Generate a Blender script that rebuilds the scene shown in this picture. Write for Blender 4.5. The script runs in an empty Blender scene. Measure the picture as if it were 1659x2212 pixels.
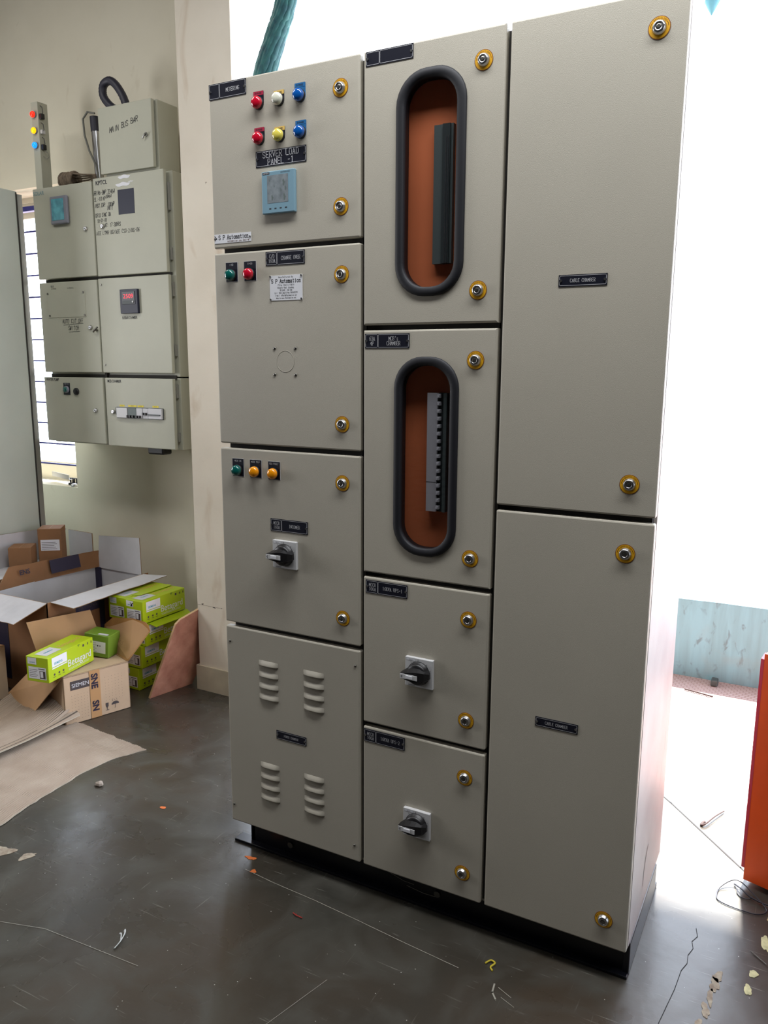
import bpy, bmesh, math, random
from mathutils import Vector, Matrix
random.seed(7)
S = bpy.context.scene
C = S.collection

# ---------------------------------------------------------------- camera
cam_d = bpy.data.cameras.new('camera'); cam = bpy.data.objects.new('camera', cam_d); C.objects.link(cam)
cam_d.sensor_fit = 'VERTICAL'; cam_d.sensor_height = 24.0
cam_d.lens = 24.0 * 1711.78 / 2212.0
cam_d.clip_start = 0.05; cam_d.clip_end = 200
cam.matrix_world = Matrix.Translation((1.40143, -1.66917, 1.40977)) @ (
    Matrix.Rotation(0.49393, 4, 'Z') @ Matrix.Rotation(1.38953, 4, 'X') @ Matrix.Rotation(0.005494, 4, 'Z'))
S.camera = cam

# ---------------------------------------------------------------- light
w = bpy.data.worlds.new('sky'); S.world = w; w.use_nodes = True
w.node_tree.nodes['Background'].inputs[0].default_value = (0.86, 0.95, 1.10, 1)
w.node_tree.nodes['Background'].inputs[1].default_value = 6.5
S.view_settings.view_transform = 'Standard'; S.view_settings.look = 'None'
S.view_settings.exposure = 0.0; S.view_settings.gamma = 1.0; S.view_settings.use_curve_mapping = False

def light(name, typ, loc, rot, energy, color=(1, 1, 1), **k):
    d = bpy.data.lights.new(name, typ); d.energy = energy; d.color = color
    for a, b in k.items(): setattr(d, a, b)
    o = bpy.data.objects.new(name, d); o.location = loc; o.rotation_euler = rot; C.objects.link(o); return o
light('sun', 'SUN', (2, 6, 8), (math.radians(-25), 0, math.radians(6)), 40, (1, .97, .92), angle=math.radians(2))
# fill lamps added to brighten panel front and left wall; no openings exist there
light('fill_top', 'AREA', (1.2, -.54, 3.12), (0, 0, 0), 65, (.95, .97, 1), shape='RECTANGLE', size=2.6, size_y=.35)
light('fill_top_left', 'AREA', (-1.8, -.5, 3.5), (0, 0, 0), 22, (1, .97, .92), shape='RECTANGLE', size=1.4, size_y=.6)
light('fill_side', 'AREA', (-3.15, -.95, 1.7), (0, math.radians(-90), 0), 44, (.97, .97, 1), shape='RECTANGLE', size=1.5, size_y=.9)

# ---------------------------------------------------------------- materials
def lin(c):
    return tuple((x / 255 / 12.92) if x / 255 <= .04045 else ((x / 255 + .055) / 1.055) ** 2.4 for x in c) + (1,)
MATS = {}
def mat(name, rgb, rough=.5, metal=0., spec=.5, emit=None, es=0., bump=0., bscale=200., var=0., vscale=6., rgb2=None, coat=0., trans=0.):
    m = bpy.data.materials.new(name); m.use_nodes = True; MATS[name] = m
    nt = m.node_tree; b = nt.nodes['Principled BSDF']
    b.inputs['Base Color'].default_value = lin(rgb)
    b.inputs['Roughness'].default_value = rough; b.inputs['Metallic'].default_value = metal
    b.inputs['Specular IOR Level'].default_value = spec; b.inputs['Coat Weight'].default_value = coat
    b.inputs['Transmission Weight'].default_value = trans
    if emit: b.inputs['Emission Color'].default_value = lin(emit); b.inputs['Emission Strength'].default_value = es
    if var or bump:
        tc = nt.nodes.new('ShaderNodeTexCoord')
    if var:
        n = nt.nodes.new('ShaderNodeTexNoise'); n.inputs['Scale'].default_value = vscale; n.inputs['Detail'].default_value = 6
        nt.links.new(tc.outputs['Object'], n.inputs['Vector'])
        r = nt.nodes.new('ShaderNodeMapRange'); r.inputs[1].default_value = .35; r.inputs[2].default_value = .7
        nt.links.new(n.outputs['Fac'], r.inputs[0])
        mx = nt.nodes.new('ShaderNodeMix'); mx.data_type = 'RGBA'
        mx.inputs[6].default_value = lin(rgb); mx.inputs[7].default_value = lin(rgb2 or tuple(x * (1 - var) for x in rgb))
        nt.links.new(r.outputs[0], mx.inputs[0]); nt.links.new(mx.outputs[2], b.inputs['Base Color'])
    if bump:
        n2 = nt.nodes.new('ShaderNodeTexNoise'); n2.inputs['Scale'].default_value = bscale; n2.inputs['Detail'].default_value = 3
        nt.links.new(tc.outputs['Object'], n2.inputs['Vector'])
        bp = nt.nodes.new('ShaderNodeBump'); bp.inputs['Strength'].default_value = bump; bp.inputs['Distance'].default_value = .001
        nt.links.new(n2.outputs['Fac'], bp.inputs['Height']); nt.links.new(bp.outputs[0], b.inputs['Normal'])
    return m
mat('paint', (184, 178, 163), .42, bump=.5, bscale=900, var=.03, vscale=3)
mat('paint_side', (200, 196, 192), .45, bump=.4, bscale=700, var=.12, vscale=5, rgb2=(182, 174, 172))
mat('paint_old', (186, 186, 168), .45, bump=.4, bscale=700, var=.05, vscale=3)
mat('steel_grey', (198, 204, 192), .55, bump=.3, bscale=500, var=.06, vscale=2)
mat('seam', (50, 47, 42), .8); mat('seam_dark', (22, 21, 22), .9)
mat('plinth_black', (18, 19, 26), .28)
mat('plate_black', (18, 20, 34), .4)
mat('engrave', (205, 205, 208), .5)
mat('white_plastic', (205, 205, 205), .4)
mat('white_print', (225, 226, 230), .5)
mat('black_plastic', (22, 21, 23), .38)
mat('rubber', (16, 17, 24), .6)
mat('ink', (38, 38, 44), .6)
mat('scuff', (150, 138, 136), .6)
mat('tag_bright', (226, 206, 40), .5)
mat('ink_brown', (120, 66, 14), .6)
mat('ink_pale', (120, 148, 150), .6)
mat('yellow_ring', (222, 164, 24), .45)
mat('chrome', (188, 188, 188), .3, metal=1)
mat('dark_metal', (120, 118, 112), .4, metal=1)
mat('alu', (190, 190, 192), .35, metal=1)
mat('lens_red', (190, 18, 44), .15, coat=.6)
mat('lens_yellow', (222, 206, 92), .15, coat=.6)
mat('lens_clear', (214, 214, 196), .15, coat=.6)
mat('lens_blue', (14, 82, 160), .15, coat=.6)
mat('lens_green', (12, 92, 84), .15, coat=.6)
mat('lens_amber', (240, 150, 14), .15, coat=.6)
mat('tag_red', (160, 24, 60), .5); mat('tag_yellow', (214, 178, 96), .5); mat('tag_blue', (20, 96, 150), .5)
mat('meter_blue', (122, 156, 172), .4); mat('lcd', (138, 146, 150), .3, var=.3, vscale=70, rgb2=(112, 120, 124))
mat('orange_plate', (255, 144, 92), .5, var=.04)
mat('slat_grey', (96, 108, 106), .5); mat('slat_dark', (58, 66, 66), .5)
mat('mcb_white', (208, 208, 212), .5)
mat('wall_cream', (222, 214, 192), .85, bump=.35, bscale=60, var=.05, vscale=2.5)
mat('glow_red', (255, 40, 20), .3, emit=(255, 36, 16), es=1.6)
mat('glow_amber', (255, 190, 10), .3, emit=(255, 180, 0), es=1.4)
mat('glow_blue', (20, 140, 255), .3, emit=(20, 130, 255), es=1.6)
mat('digit_red', (255, 20, 50), .4, emit=(255, 16, 50), es=1.2)
mat('film_teal', (96, 176, 190), .25, var=.5, vscale=28, rgb2=(44, 104, 122), coat=.4)
mat('frame_grey', (130, 132, 142), .4)
mat('hole_navy', (24, 28, 50), .5)
mat('kraft', (186, 146, 104), .8, var=.06, vscale=9)
mat('kraft_dark', (146, 104, 68), .8, var=.1, vscale=9)
mat('kraft_pale', (205, 178, 148), .8, var=.05, vscale=12)
mat('kraft_inner', (176, 126, 70), .8, var=.08, vscale=8)
mat('kraft_edge', (150, 122, 92), .9, bump=1, bscale=300)
mat('carton_white', (205, 204, 206), .7, var=.08, vscale=7)
mat('tape', (196, 152, 104), .3, coat=.4)
mat('print_navy', (40, 34, 58), .6)
mat('print_grey', (74, 66, 66), .6)
mat('lime', (172, 196, 12), .42, coat=.2)
mat('green_box', (112, 144, 44), .45)
mat('siemens_teal', (30, 150, 170), .5)
mat('ply', (150, 98, 78), .75, var=.3, vscale=14, rgb2=(186, 136, 112), bump=1, bscale=90)
mat('ply_edge', (206, 172, 130), .8)
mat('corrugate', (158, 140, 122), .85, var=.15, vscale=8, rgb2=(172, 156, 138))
mat('corrugate_valley_shade', (92, 82, 72), .9)  # valleys coloured darker to paint in ridge shade, crests paler as worn
mat('corrugate_edge', (186, 176, 158), .85, bump=1, bscale=120)
mat('orange_paint', (232, 84, 20), .4, var=.05)
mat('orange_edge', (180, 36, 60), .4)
mat('rope', (132, 116, 98), .9, bump=1, bscale=200, var=.3, vscale=40)
mat('conduit', (44, 44, 56), .5); mat('cable_grey', (112, 112, 104), .5); mat('cable_black', (30, 32, 44), .45)
mat('net', (52, 112, 112), .7, var=.6, vscale=30, rgb2=(22, 70, 82))
mat('net_blue', (120, 190, 210), .7)
mat('grille', (46, 46, 110), .5)
mat('stone', (150, 138, 126), .9, bump=1, bscale=150)
mat('ribbon', (205, 208, 206), .5); mat('debris_red', (150, 34, 26), .6); mat('debris_yellow', (190, 170, 40), .6)
mat('wood_splinter', (44, 26, 24), .8); mat('paint_yellow', (206, 200, 150), .7, var=.2, vscale=60)
mat('stain_brown', (128, 112, 96), .8, var=.3, vscale=60, rgb2=(170, 160, 140)); mat('crack', (34, 34, 36), .9)
mat('scratch', (150, 146, 134), .7); mat('spot_orange', (196, 100, 40), .7)
mat('roof_sheet', (40, 40, 42), .8); mat('wall_unpainted', (70, 66, 60), .9)
mat('skirt_dirty', (205, 196, 172), .85, bump=.4, bscale=60, var=.12, vscale=9)

def nodes(name):
    m = bpy.data.materials.new(name); m.use_nodes = True; MATS[name] = m
    return m.node_tree, m.node_tree.nodes['Principled BSDF']
def nz(nt, vec, scale, detail=5, dist=0):
    n = nt.nodes.new('ShaderNodeTexNoise'); n.inputs['Scale'].default_value = scale; n.inputs['Detail'].default_value = detail
    n.inputs['Distortion'].default_value = dist; nt.links.new(vec, n.inputs['Vector']); return n.outputs['Fac']
def rng(nt, v, a, b, c=0., d=1.):
    r = nt.nodes.new('ShaderNodeMapRange'); r.inputs[1].default_value = a; r.inputs[2].default_value = b
    r.inputs[3].default_value = c; r.inputs[4].default_value = d; nt.links.new(v, r.inputs[0]); return r.outputs[0]
def mixc(nt, f, a, b):
    mx = nt.nodes.new('ShaderNodeMix'); mx.data_type = 'RGBA'; nt.links.new(f, mx.inputs[0])
    for i, c in ((6, a), (7, b)):
        if isinstance(c, tuple): mx.inputs[i].default_value = lin(c)
        else: nt.links.new(c, mx.inputs[i])
    return mx.outputs[2]
def mapping(nt, vec, scale, rot=(0, 0, 0)):
    mp = nt.nodes.new('ShaderNodeMapping'); mp.inputs['Scale'].default_value = scale; mp.inputs['Rotation'].default_value = rot
    nt.links.new(vec, mp.inputs['Vector']); return mp.outputs[0]
# hall floor: grey-green oxide cement with cloudy wear, scratches and bright specks
nt, b = nodes('floor_cement'); tc = nt.nodes.new('ShaderNodeTexCoord').outputs['Object']
base = mixc(nt, rng(nt, nz(nt, tc, 1.4, 6, .6), .35, .65), (50, 49, 44), (64, 55, 45))
base = mixc(nt, rng(nt, nz(nt, tc, 5, 8, 1.2), .45, .75), base, (74, 72, 66))
scr = nz(nt, mapping(nt, tc, (3, 60, 1), (0, 0, .5)), 3, 4, .3)
base = mixc(nt, rng(nt, scr, .66, .74, 0, .35), base, (160, 158, 148))
scr2 = nz(nt, mapping(nt, tc, (50, 2.5, 1), (0, 0, .25)), 3, 4, .3)
base = mixc(nt, rng(nt, scr2, .68, .76, 0, .3), base, (150, 148, 140))
vo = nt.nodes.new('ShaderNodeTexVoronoi'); vo.inputs['Scale'].default_value = 34; nt.links.new(tc, vo.inputs['Vector'])
base = mixc(nt, rng(nt, vo.outputs['Distance'], .05, .03, 0, .8), base, (205, 204, 196))
b.inputs['Specular IOR Level'].default_value = .6
nt.links.new(base, b.inputs['Base Color'])
nt.links.new(rng(nt, nz(nt, tc, 4, 8, 1), .3, .7, .22, .38), b.inputs['Roughness'])
bp = nt.nodes.new('ShaderNodeBump'); bp.inputs['Strength'].default_value = .25; bp.inputs['Distance'].default_value = .002
nt.links.new(nz(nt, tc, 30, 6), bp.inputs['Height']); nt.links.new(bp.outputs[0], b.inputs['Normal'])
# terrace: small ribbed pink tiles
nt, b = nodes('terrace_tile'); tc = nt.nodes.new('ShaderNodeTexCoord').outputs['Object']
br = nt.nodes.new('ShaderNodeTexBrick'); br.inputs['Scale'].default_value = 1; br.offset = .5
br.inputs['Brick Width'].default_value = .024; br.inputs['Row Height'].default_value = .02; br.inputs['Mortar Size'].default_value = .003
br.inputs['Color1'].default_value = lin((180, 157, 152)); br.inputs['Color2'].default_value = lin((176, 152, 148)); br.inputs['Mortar'].default_value = lin((156, 128, 124))
nt.links.new(tc, br.inputs['Vector']); nt.links.new(br.outputs['Color'], b.inputs['Base Color']); b.inputs['Roughness'].default_value = .7
# weathered pale-blue parapet with vertical streaks and dark pocks
nt, b = nodes('parapet_blue'); tc = nt.nodes.new('ShaderNodeTexCoord').outputs['Object']
st = nz(nt, mapping(nt, tc, (26, 26, 3)), 1, 6, .4)
base = mixc(nt, rng(nt, st, .4, .7), (112, 152, 164), (104, 138, 146))
base = mixc(nt, rng(nt, nz(nt, mapping(nt, tc, (30, 30, 14)), 1, 6, .8), .60, .72, 0, .7), base, (84, 98, 102))
base = mixc(nt, rng(nt, nz(nt, tc, 5, 5, .5), .55, .8, 0, .4), base, (122, 128, 118))
nt.links.new(base, b.inputs['Base Color']); b.inputs['Roughness'].default_value = .85
# pillar plaster with brown stains
nt, b = nodes('plaster_stained'); tc = nt.nodes.new('ShaderNodeTexCoord').outputs['Object']
base = mixc(nt, rng(nt, nz(nt, tc, 2.5, 6), .35, .7), (228, 220, 204), (214, 205, 188))
base = mixc(nt, rng(nt, nz(nt, mapping(nt, tc, (9, 9, 3)), 1, 7, .6), .56, .78, 0, .65), base, (176, 146, 112))
base = mixc(nt, rng(nt, nz(nt, mapping(nt, tc, (30, 30, 40)), 1, 4, 1), .74, .8, 0, .7), base, (110, 92, 76))
nt.links.new(base, b.inputs['Base Color']); b.inputs['Roughness'].default_value = .85
bp = nt.nodes.new('ShaderNodeBump'); bp.inputs['Strength'].default_value = .4; bp.inputs['Distance'].default_value = .003
nt.links.new(nz(nt, tc, 25, 5), bp.inputs['Height']); nt.links.new(bp.outputs[0], b.inputs['Normal'])
# wall plaster with faint marks near the boxes
nt, b = nodes('plaster_wall'); tc = nt.nodes.new('ShaderNodeTexCoord').outputs['Object']
base = mixc(nt, rng(nt, nz(nt, tc, 1.8, 6), .35, .7), (224, 218, 198), (214, 207, 186))
base = mixc(nt, rng(nt, nz(nt, mapping(nt, tc, (12, 12, 7)), 1, 7, .8), .68, .8, 0, .4), base, (186, 172, 146))
nt.links.new(base, b.inputs['Base Color']); b.inputs['Roughness'].default_value = .88
bp = nt.nodes.new('ShaderNodeBump'); bp.inputs['Strength'].default_value = .35; bp.inputs['Distance'].default_value = .003
nt.links.new(nz(nt, tc, 25, 5), bp.inputs['Height']); nt.links.new(bp.outputs[0], b.inputs['Normal'])
# clear acrylic: see-through with a mirror sheen
m = bpy.data.materials.new('acrylic'); m.use_nodes = True; MATS['acrylic'] = m; nt = m.node_tree; nt.nodes.clear()
out = nt.nodes.new('ShaderNodeOutputMaterial'); tr = nt.nodes.new('ShaderNodeBsdfTransparent'); gl = nt.nodes.new('ShaderNodeBsdfGlossy')
gl.inputs['Roughness'].default_value = .02; tr.inputs['Color'].default_value = (.93, .93, .94, 1)
lw = nt.nodes.new('ShaderNodeLayerWeight'); fr = nt.nodes.new('ShaderNodeMapRange'); fr.inputs[1].default_value = .3; fr.inputs[2].default_value = 1; fr.inputs[3].default_value = .05; fr.inputs[4].default_value = .5; nt.links.new(lw.outputs['Facing'], fr.inputs[0])
ms = nt.nodes.new('ShaderNodeMixShader'); nt.links.new(fr.outputs[0], ms.inputs[0]); nt.links.new(tr.outputs[0], ms.inputs[1])
nt.links.new(gl.outputs[0], ms.inputs[2]); nt.links.new(ms.outputs[0], out.inputs[0])

# ---------------------------------------------------------------- stroke lettering (grid 4 wide, 6 high)
G = {'A': '0 0 2 6 4 0|.7 2 3.3 2', 'B': '0 0 0 6 2.6 6 3.6 5.2 3.6 4 2.6 3.2 0 3.2|2.6 3.2 4 2.4 4 .9 2.8 0 0 0', 'C': '4 5 3 6 1 6 0 4.8 0 1.2 1 0 3 0 4 1',
 'D': '0 0 0 6 2.4 6 4 4.6 4 1.4 2.4 0 0 0', 'E': '4 0 0 0 0 6 4 6|0 3.1 3 3.1', 'F': '0 0 0 6 4 6|0 3.1 3 3.1', 'G': '4 5 3 6 1 6 0 4.8 0 1.2 1 0 3 0 4 1 4 2.8 2.4 2.8',
 'H': '0 0 0 6|4 0 4 6|0 3 4 3', 'I': '2 0 2 6', 'J': '3 6 3 1.2 2 0 1 0 0 1.2', 'K': '0 0 0 6|4 6 0 2.6|1.2 3.6 4 0', 'L': '0 6 0 0 4 0', 'M': '0 0 0 6 2 2 4 6 4 0',
 'N': '0 0 0 6 4 0 4 6', 'O': '1 0 0 1.2 0 4.8 1 6 3 6 4 4.8 4 1.2 3 0 1 0', 'P': '0 0 0 6 3 6 4 5.2 4 3.6 3 2.8 0 2.8', 'Q': '1 0 0 1.2 0 4.8 1 6 3 6 4 4.8 4 1.2 3 0 1 0|2.4 1.6 4 -.3',
 'R': '0 0 0 6 3 6 4 5.2 4 3.8 3 3 0 3|2 3 4 0', 'S': '4 5 3 6 1 6 0 5.1 0 4 1 3.2 3 2.8 4 2 4 .9 3 0 1 0 0 1', 'T': '2 0 2 6|0 5.3 0 6 4 6 4 5.3', 'U': '0 6 0 1.2 1 0 3 0 4 1.2 4 6',
 'V': '0 6 2 0 4 6', 'W': '0 6 1 0 2 4 3 0 4 6', 'X': '0 0 4 6|0 6 4 0', 'Y': '0 6 2 3 4 6|2 3 2 0', 'Z': '0 6 4 6 0 0 4 0', '0': '1 0 0 1.2 0 4.8 1 6 3 6 4 4.8 4 1.2 3 0 1 0',
 '1': '.8 5 2 6 2 0', '2': '0 5 1 6 3 6 4 5 4 3.8 0 0 4 0', '3': '0 5.2 1 6 3 6 4 5 4 4 3 3.2 1.6 3.2|3 3.2 4 2.4 4 1 3 0 1 0 0 .8', '4': '3 0 3 6 0 2 4 2', '5': '4 6 .4 6 .2 3.4 3 3.6 4 2.6 4 1 3 0 1 0 0 .8',
 '6': '3.6 6 1.4 5.4 0 3 0 1 1 0 3 0 4 1 4 2.4 3 3.3 1 3.3 0 2.2', '7': '0 6 4 6 1.6 0', '8': '1 3.2 0 4.2 0 5.2 1 6 3 6 4 5.2 4 4.2 3 3.2 1 3.2 0 2.2 0 .9 1 0 3 0 4 .9 4 2.2 3 3.2',
 '9': '.4 0 2.6 .6 4 3 4 5 3 6 1 6 0 5 0 3.6 1 2.7 3 2.7 4 3.8', '-': '.8 3 3.2 3', '/': '0 -.4 4 6.4', '.': '1.8 0 2.2 0', ':': '1.8 1.2 2.2 1.2|1.8 4 2.2 4', "'": '2 6 2 4.6', '(': '3 7 1.8 5 1.8 1 3 -1',
 ')': '1 7 2.2 5 2.2 1 1 -1', '[': '3 6.6 1.6 6.6 1.6 -.6 3 -.6', ']': '1 6.6 2.4 6.6 2.4 -.6 1 -.6', '&': '4 0 .8 4.6 1 6 2.4 6 2.6 4.8 0 2 0 .8 1 0 2.6 0 4 2', '@': '3 1.8 1.4 1.8 1.2 3.6 2.8 3.8 3 1.8 4 2 4 4.6 3 6 1 6 0 4.6 0 1.2 1 0 3.4 0', '<': '3 5 1 3 3 1',
 'a': '.4 3.6 1.4 4.1 3 4 3.2 3 3.2 0|3.2 2.4 1 2.2 .2 1.2 .8 0 2.2 .1 3.2 1', 'u': '.3 4 .3 1 1.2 0 2.4 0 3.5 1.2|3.5 4 3.5 0', 't': '1.6 5.6 1.6 1 2.4 0 3.4 .4|.4 4 3.2 4', 'o': '1.2 0 .2 1 .2 3 1.2 4 2.8 4 3.8 3 3.8 1 2.8 0 1.2 0',
 'm': '0 0 0 4|0 3.2 1 4 2 3.4 2 0|2 3.2 3 4 4 3.4 4 0', 'i': '2 0 2 4|1.9 5.4 2.1 5.4', 'n': '.4 0 .4 4|.4 3 1.6 4 2.8 4 3.5 3.2 3.5 0', 's': '3.4 3.5 2.4 4 1.2 4 .5 3.2 1.2 2.3 2.8 1.8 3.5 .9 2.6 0 1.2 0 .4 .6',
 'e': '.3 2.1 3.7 2.1 3.6 3.2 2.6 4 1.2 4 .3 3 .3 1 1.2 0 2.8 0 3.7 .7', 'r': '.6 0 .6 4|.6 2.8 1.8 4 3.2 3.8', 'd': '3.4 6 3.4 0|3.4 3 2.6 4 1.2 4 .3 3 .3 1 1.2 0 2.6 0 3.4 1', 'y': '.3 4 2 0|3.7 4 1.4 -1.6 .4 -1.6', 'l': '2 0 2 6',
 'g': '3.4 4 3.4 -1 2.6 -1.8 .8 -1.6|3.4 3 2.6 4 1.2 4 .3 3 .3 1 1.2 0 2.6 0 3.4 1', 'b': '.4 6 .4 0|.4 3 1.4 4 2.6 4 3.6 3 3.6 1 2.6 0 1.4 0 .4 1', 'h': '.4 0 .4 6|.4 3 1.6 4 2.8 4 3.5 3.2 3.5 0', 'w': '.1 4 1 0 2 3 3 0 3.9 4'}

FRONT = Matrix(((1, 0, 0, 0), (0, 0, -1, 0), (0, 1, 0, 0), (0, 0, 0, 1)))   # local x right, y up, z out of a wall that faces -y
def fr(x, y, z): return Matrix.Translation((x, y, z)) @ FRONT
def frame(o, ux, uy):
    ux = Vector(ux).normalized(); n = ux.cross(Vector(uy)).normalized(); uy = n.cross(ux)
    m = Matrix((ux, uy, n)).transposed().to_4x4(); m.translation = Vector(o); return m

WORLD = {}
class MB:
    def __init__(s): s.v = []; s.f = []; s.m = []; s.sm = []; s.ml = []; s.M = Matrix()
    def mi(s, n):
        if n not in s.ml: s.ml.append(n)
        return s.ml.index(n)
    def add(s, vs, fs, mt, smooth=False):
        k = len(s.v); i = s.mi(mt); s.v += [s.M @ Vector(v) for v in vs]
        for f in fs: s.f.append([k + j for j in f]); s.m.append(i); s.sm.append(smooth)
        return s
    def box(s, a, b, mt, bev=0., seg=2):
        if bev:
            bm = bmesh.new(); bmesh.ops.create_cube(bm, size=1)
            for v in bm.verts: v.co = Vector(((a[i] + b[i]) / 2 + v.co[i] * (b[i] - a[i])) for i in range(3))
            bmesh.ops.bevel(bm, geom=bm.edges[:], offset=bev, segments=seg, profile=.5, affect='EDGES')
            bm.verts.index_update(); s.add([v.co.copy() for v in bm.verts], [[v.index for v in f.verts] for f in bm.faces], mt); bm.free(); return s
        x0, y0, z0 = a; x1, y1, z1 = b
        return s.add([(x0, y0, z0), (x1, y0, z0), (x1, y1, z0), (x0, y1, z0), (x0, y0, z1), (x1, y0, z1), (x1, y1, z1), (x0, y1, z1)],
                     [(3, 2, 1, 0), (4, 5, 6, 7), (0, 1, 5, 4), (1, 2, 6, 5), (2, 3, 7, 6), (3, 0, 4, 7)], mt)
    def rect(s, x0, y0, x1, y1, mt, z=0.): return s.add([(x0, y0, z), (x1, y0, z), (x1, y1, z), (x0, y1, z)], [(0, 1, 2, 3)], mt)
    def prism(s, pts, z0, z1, mt, top=None):
        n = len(pts); s.add([(x, y, z0) for x, y in pts] + [(x, y, z1) for x, y in pts], [(i, (i + 1) % n, n + (i + 1) % n, n + i) for i in range(n)] + [tuple(range(n - 1, -1, -1))], mt)
        return s.add([(x, y, z1) for x, y in pts], [tuple(range(n))], top or mt)
    def lathe(s, prof, mt, seg=24, c=(0, 0), smooth=True, wob=None):
        vs = []; fs = []
        for j, (r, z) in enumerate(prof):
            for i in range(seg):
                a = i * math.tau / seg; q = r * (wob(j, i) if wob else 1); vs.append((c[0] + q * math.cos(a), c[1] + q * math.sin(a), z))
        for j in range(len(prof) - 1):
            for i in range(seg): fs.append((j * seg + i, j * seg + (i + 1) % seg, (j + 1) * seg + (i + 1) % seg, (j + 1) * seg + i))
        s.add(vs, fs, mt, smooth)
        n = len(prof) - 1
        if prof[n][0] > 1e-5: s.add(vs[n * seg:], [tuple(range(seg))], mt)
        if prof[0][0] > 1e-5: s.add(vs[:seg], [tuple(range(seg - 1, -1, -1))], mt)
        return s
    def cyl(s, x, y, z0, z1, r, mt, seg=20): return s.lathe([(r, z0), (r, z1)], mt, seg, (x, y))
    def tube(s, pts, r, mt, seg=8, closed=False, flat=None):
        P = [Vector(p) for p in pts]; n = len(P); vs = []; fs = []; up = None
        for i in range(n):
            t = (P[(i + 1) % n] - P[i - 1]) if closed else (P[min(i + 1, n - 1)] - P[max(i - 1, 0)])
            t.normalize()
            if up is None: up = t.orthogonal().normalized()
            up = (up - t * up.dot(t)).normalized(); sd = t.cross(up)
            rr = r[i] if isinstance(r, (list, tuple)) else r
            for j in range(seg):
                a = j * math.tau / seg; vs.append(P[i] + (up * math.cos(a) + sd * math.sin(a) * (flat or 1)) * rr)
        for i in range(n if closed else n - 1):
            for j in range(seg): fs.append((i * seg + j, i * seg + (j + 1) % seg, ((i + 1) % n) * seg + (j + 1) % seg, ((i + 1) % n) * seg + j))
        s.add(vs, fs, mt, True)
        if not closed:
            s.add(vs[:seg], [tuple(range(seg - 1, -1, -1))], mt); s.add(vs[-seg:], [tuple(range(seg))], mt)
        return s
    def stroke(s, pts, t, mt, z):
        for (ax, ay), (bx, by) in zip(pts, pts[1:]):
            dx, dy = bx - ax, by - ay; l = math.hypot(dx, dy) or 1; dx, dy = dx / l * t / 2, dy / l * t / 2
            s.add([(ax - dx + dy, ay - dy - dx, z), (bx + dx + dy, by + dy - dx, z), (bx + dx - dy, by + dy + dx, z), (ax - dx - dy, ay - dy + dx, z)], [(0, 1, 2, 3)], mt)
    def text(s, txt, x, y, h, mt='engrave', wide=.58, gap=.46, t=.085, serif=True, z=.0012, align='c', hand=0.):
        """lettering drawn in strokes, centred on (x, y)"""
        cw = h * wide; ad = cw * (1 + gap); W = len(txt) * ad - cw * gap
        x0 = x - W / 2 if align == 'c' else x; y0 = y - h / 2; th = h * t
        for k, ch in enumerate(txt):
            g = G.get(ch) or G.get(ch.upper())
            if not g or ch == ' ': continue
            jx = random.uniform(-hand, hand) * h; jy = random.uniform(-hand, hand) * h; sh = (.12 + random.uniform(-hand, hand)) if hand else 0
            for st in g.split('|'):
                q = [float(a) for a in st.split()]; pt = [(q[i], q[i + 1]) for i in range(0, len(q), 2)]
                f = lambda p: (x0 + k * ad + p[0] / 4 * cw + jx + sh * p[1] / 6 * h, y0 + p[1] / 6 * h + jy)
                s.stroke([f(p) for p in pt], th, mt, z)
                if serif:
                    for e, o in ((pt[0], pt[1]), (pt[-1], pt[-2])):
                        if (e[1] in (0, 6, 4)) and abs(o[1] - e[1]) > abs(o[0] - e[0]) * .6 and abs(o[1] - e[1]) > 1.2:
                            a = f((e[0] - .75, e[1])); b_ = f((e[0] + .75, e[1])); s.stroke([a, b_], th * .8, mt, z)
        return s
    def btext(s, txt, x, y, h, mt, z=.0012, bold=0., sx=1., align='CENTER'):
        """plain sans lettering"""
        cu = bpy.data.curves.new('lettering', 'FONT'); cu.body = txt; cu.size = h / .72; cu.offset = bold * h; cu.align_x = align; cu.resolution_u = 3
        o = bpy.data.objects.new('lettering', cu); C.objects.link(o); bpy.context.view_layer.update()
        me = o.evaluated_get(bpy.context.evaluated_depsgraph_get()).to_mesh()
        s.add([(x + v.co.x * sx, y - h / 2 + v.co.y, z) for v in me.vertices], [tuple(p.vertices) for p in me.polygons], mt)
        bpy.data.objects.remove(o); bpy.data.curves.remove(cu); return s
    def build(s, name, parent=None, origin=None):
        if parent is not None: org = WORLD[parent.name]
        else: org = Vector(origin) if origin else Vector((0, 0, 0))
        me = bpy.data.meshes.new(name); me.from_pydata([tuple(v - org) for v in s.v], [], s.f)
        for n in s.ml: me.materials.append(MATS[n])
        for i, p in enumerate(me.polygons): p.material_index = s.m[i]; p.use_smooth = s.sm[i]
        me.update(); o = bpy.data.objects.new(name, me); C.objects.link(o)
        if parent is not None: o.parent = parent
        else: o.location = org
        WORLD[o.name] = org.copy(); return o

def thing(name, label, cat, loc=(0, 0, 0), group=None):
    o = bpy.data.objects.new(name, None); o.empty_display_size = .05; C.objects.link(o); o.location = loc; WORLD[o.name] = Vector(loc)
    return tag(o, label, cat, group)
def tag(o, label, cat, group=None):
    o['label'] = label; o['category'] = cat
    if group: o['group'] = group
    return o
def struct(o): o['kind'] = 'structure'; return o
def place(src, parent, p):
    """a copy of a part at world point p"""
    c = src.copy(); C.objects.link(c); c.parent = parent; c.location = Vector(p) - WORLD[parent.name]; return c

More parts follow.
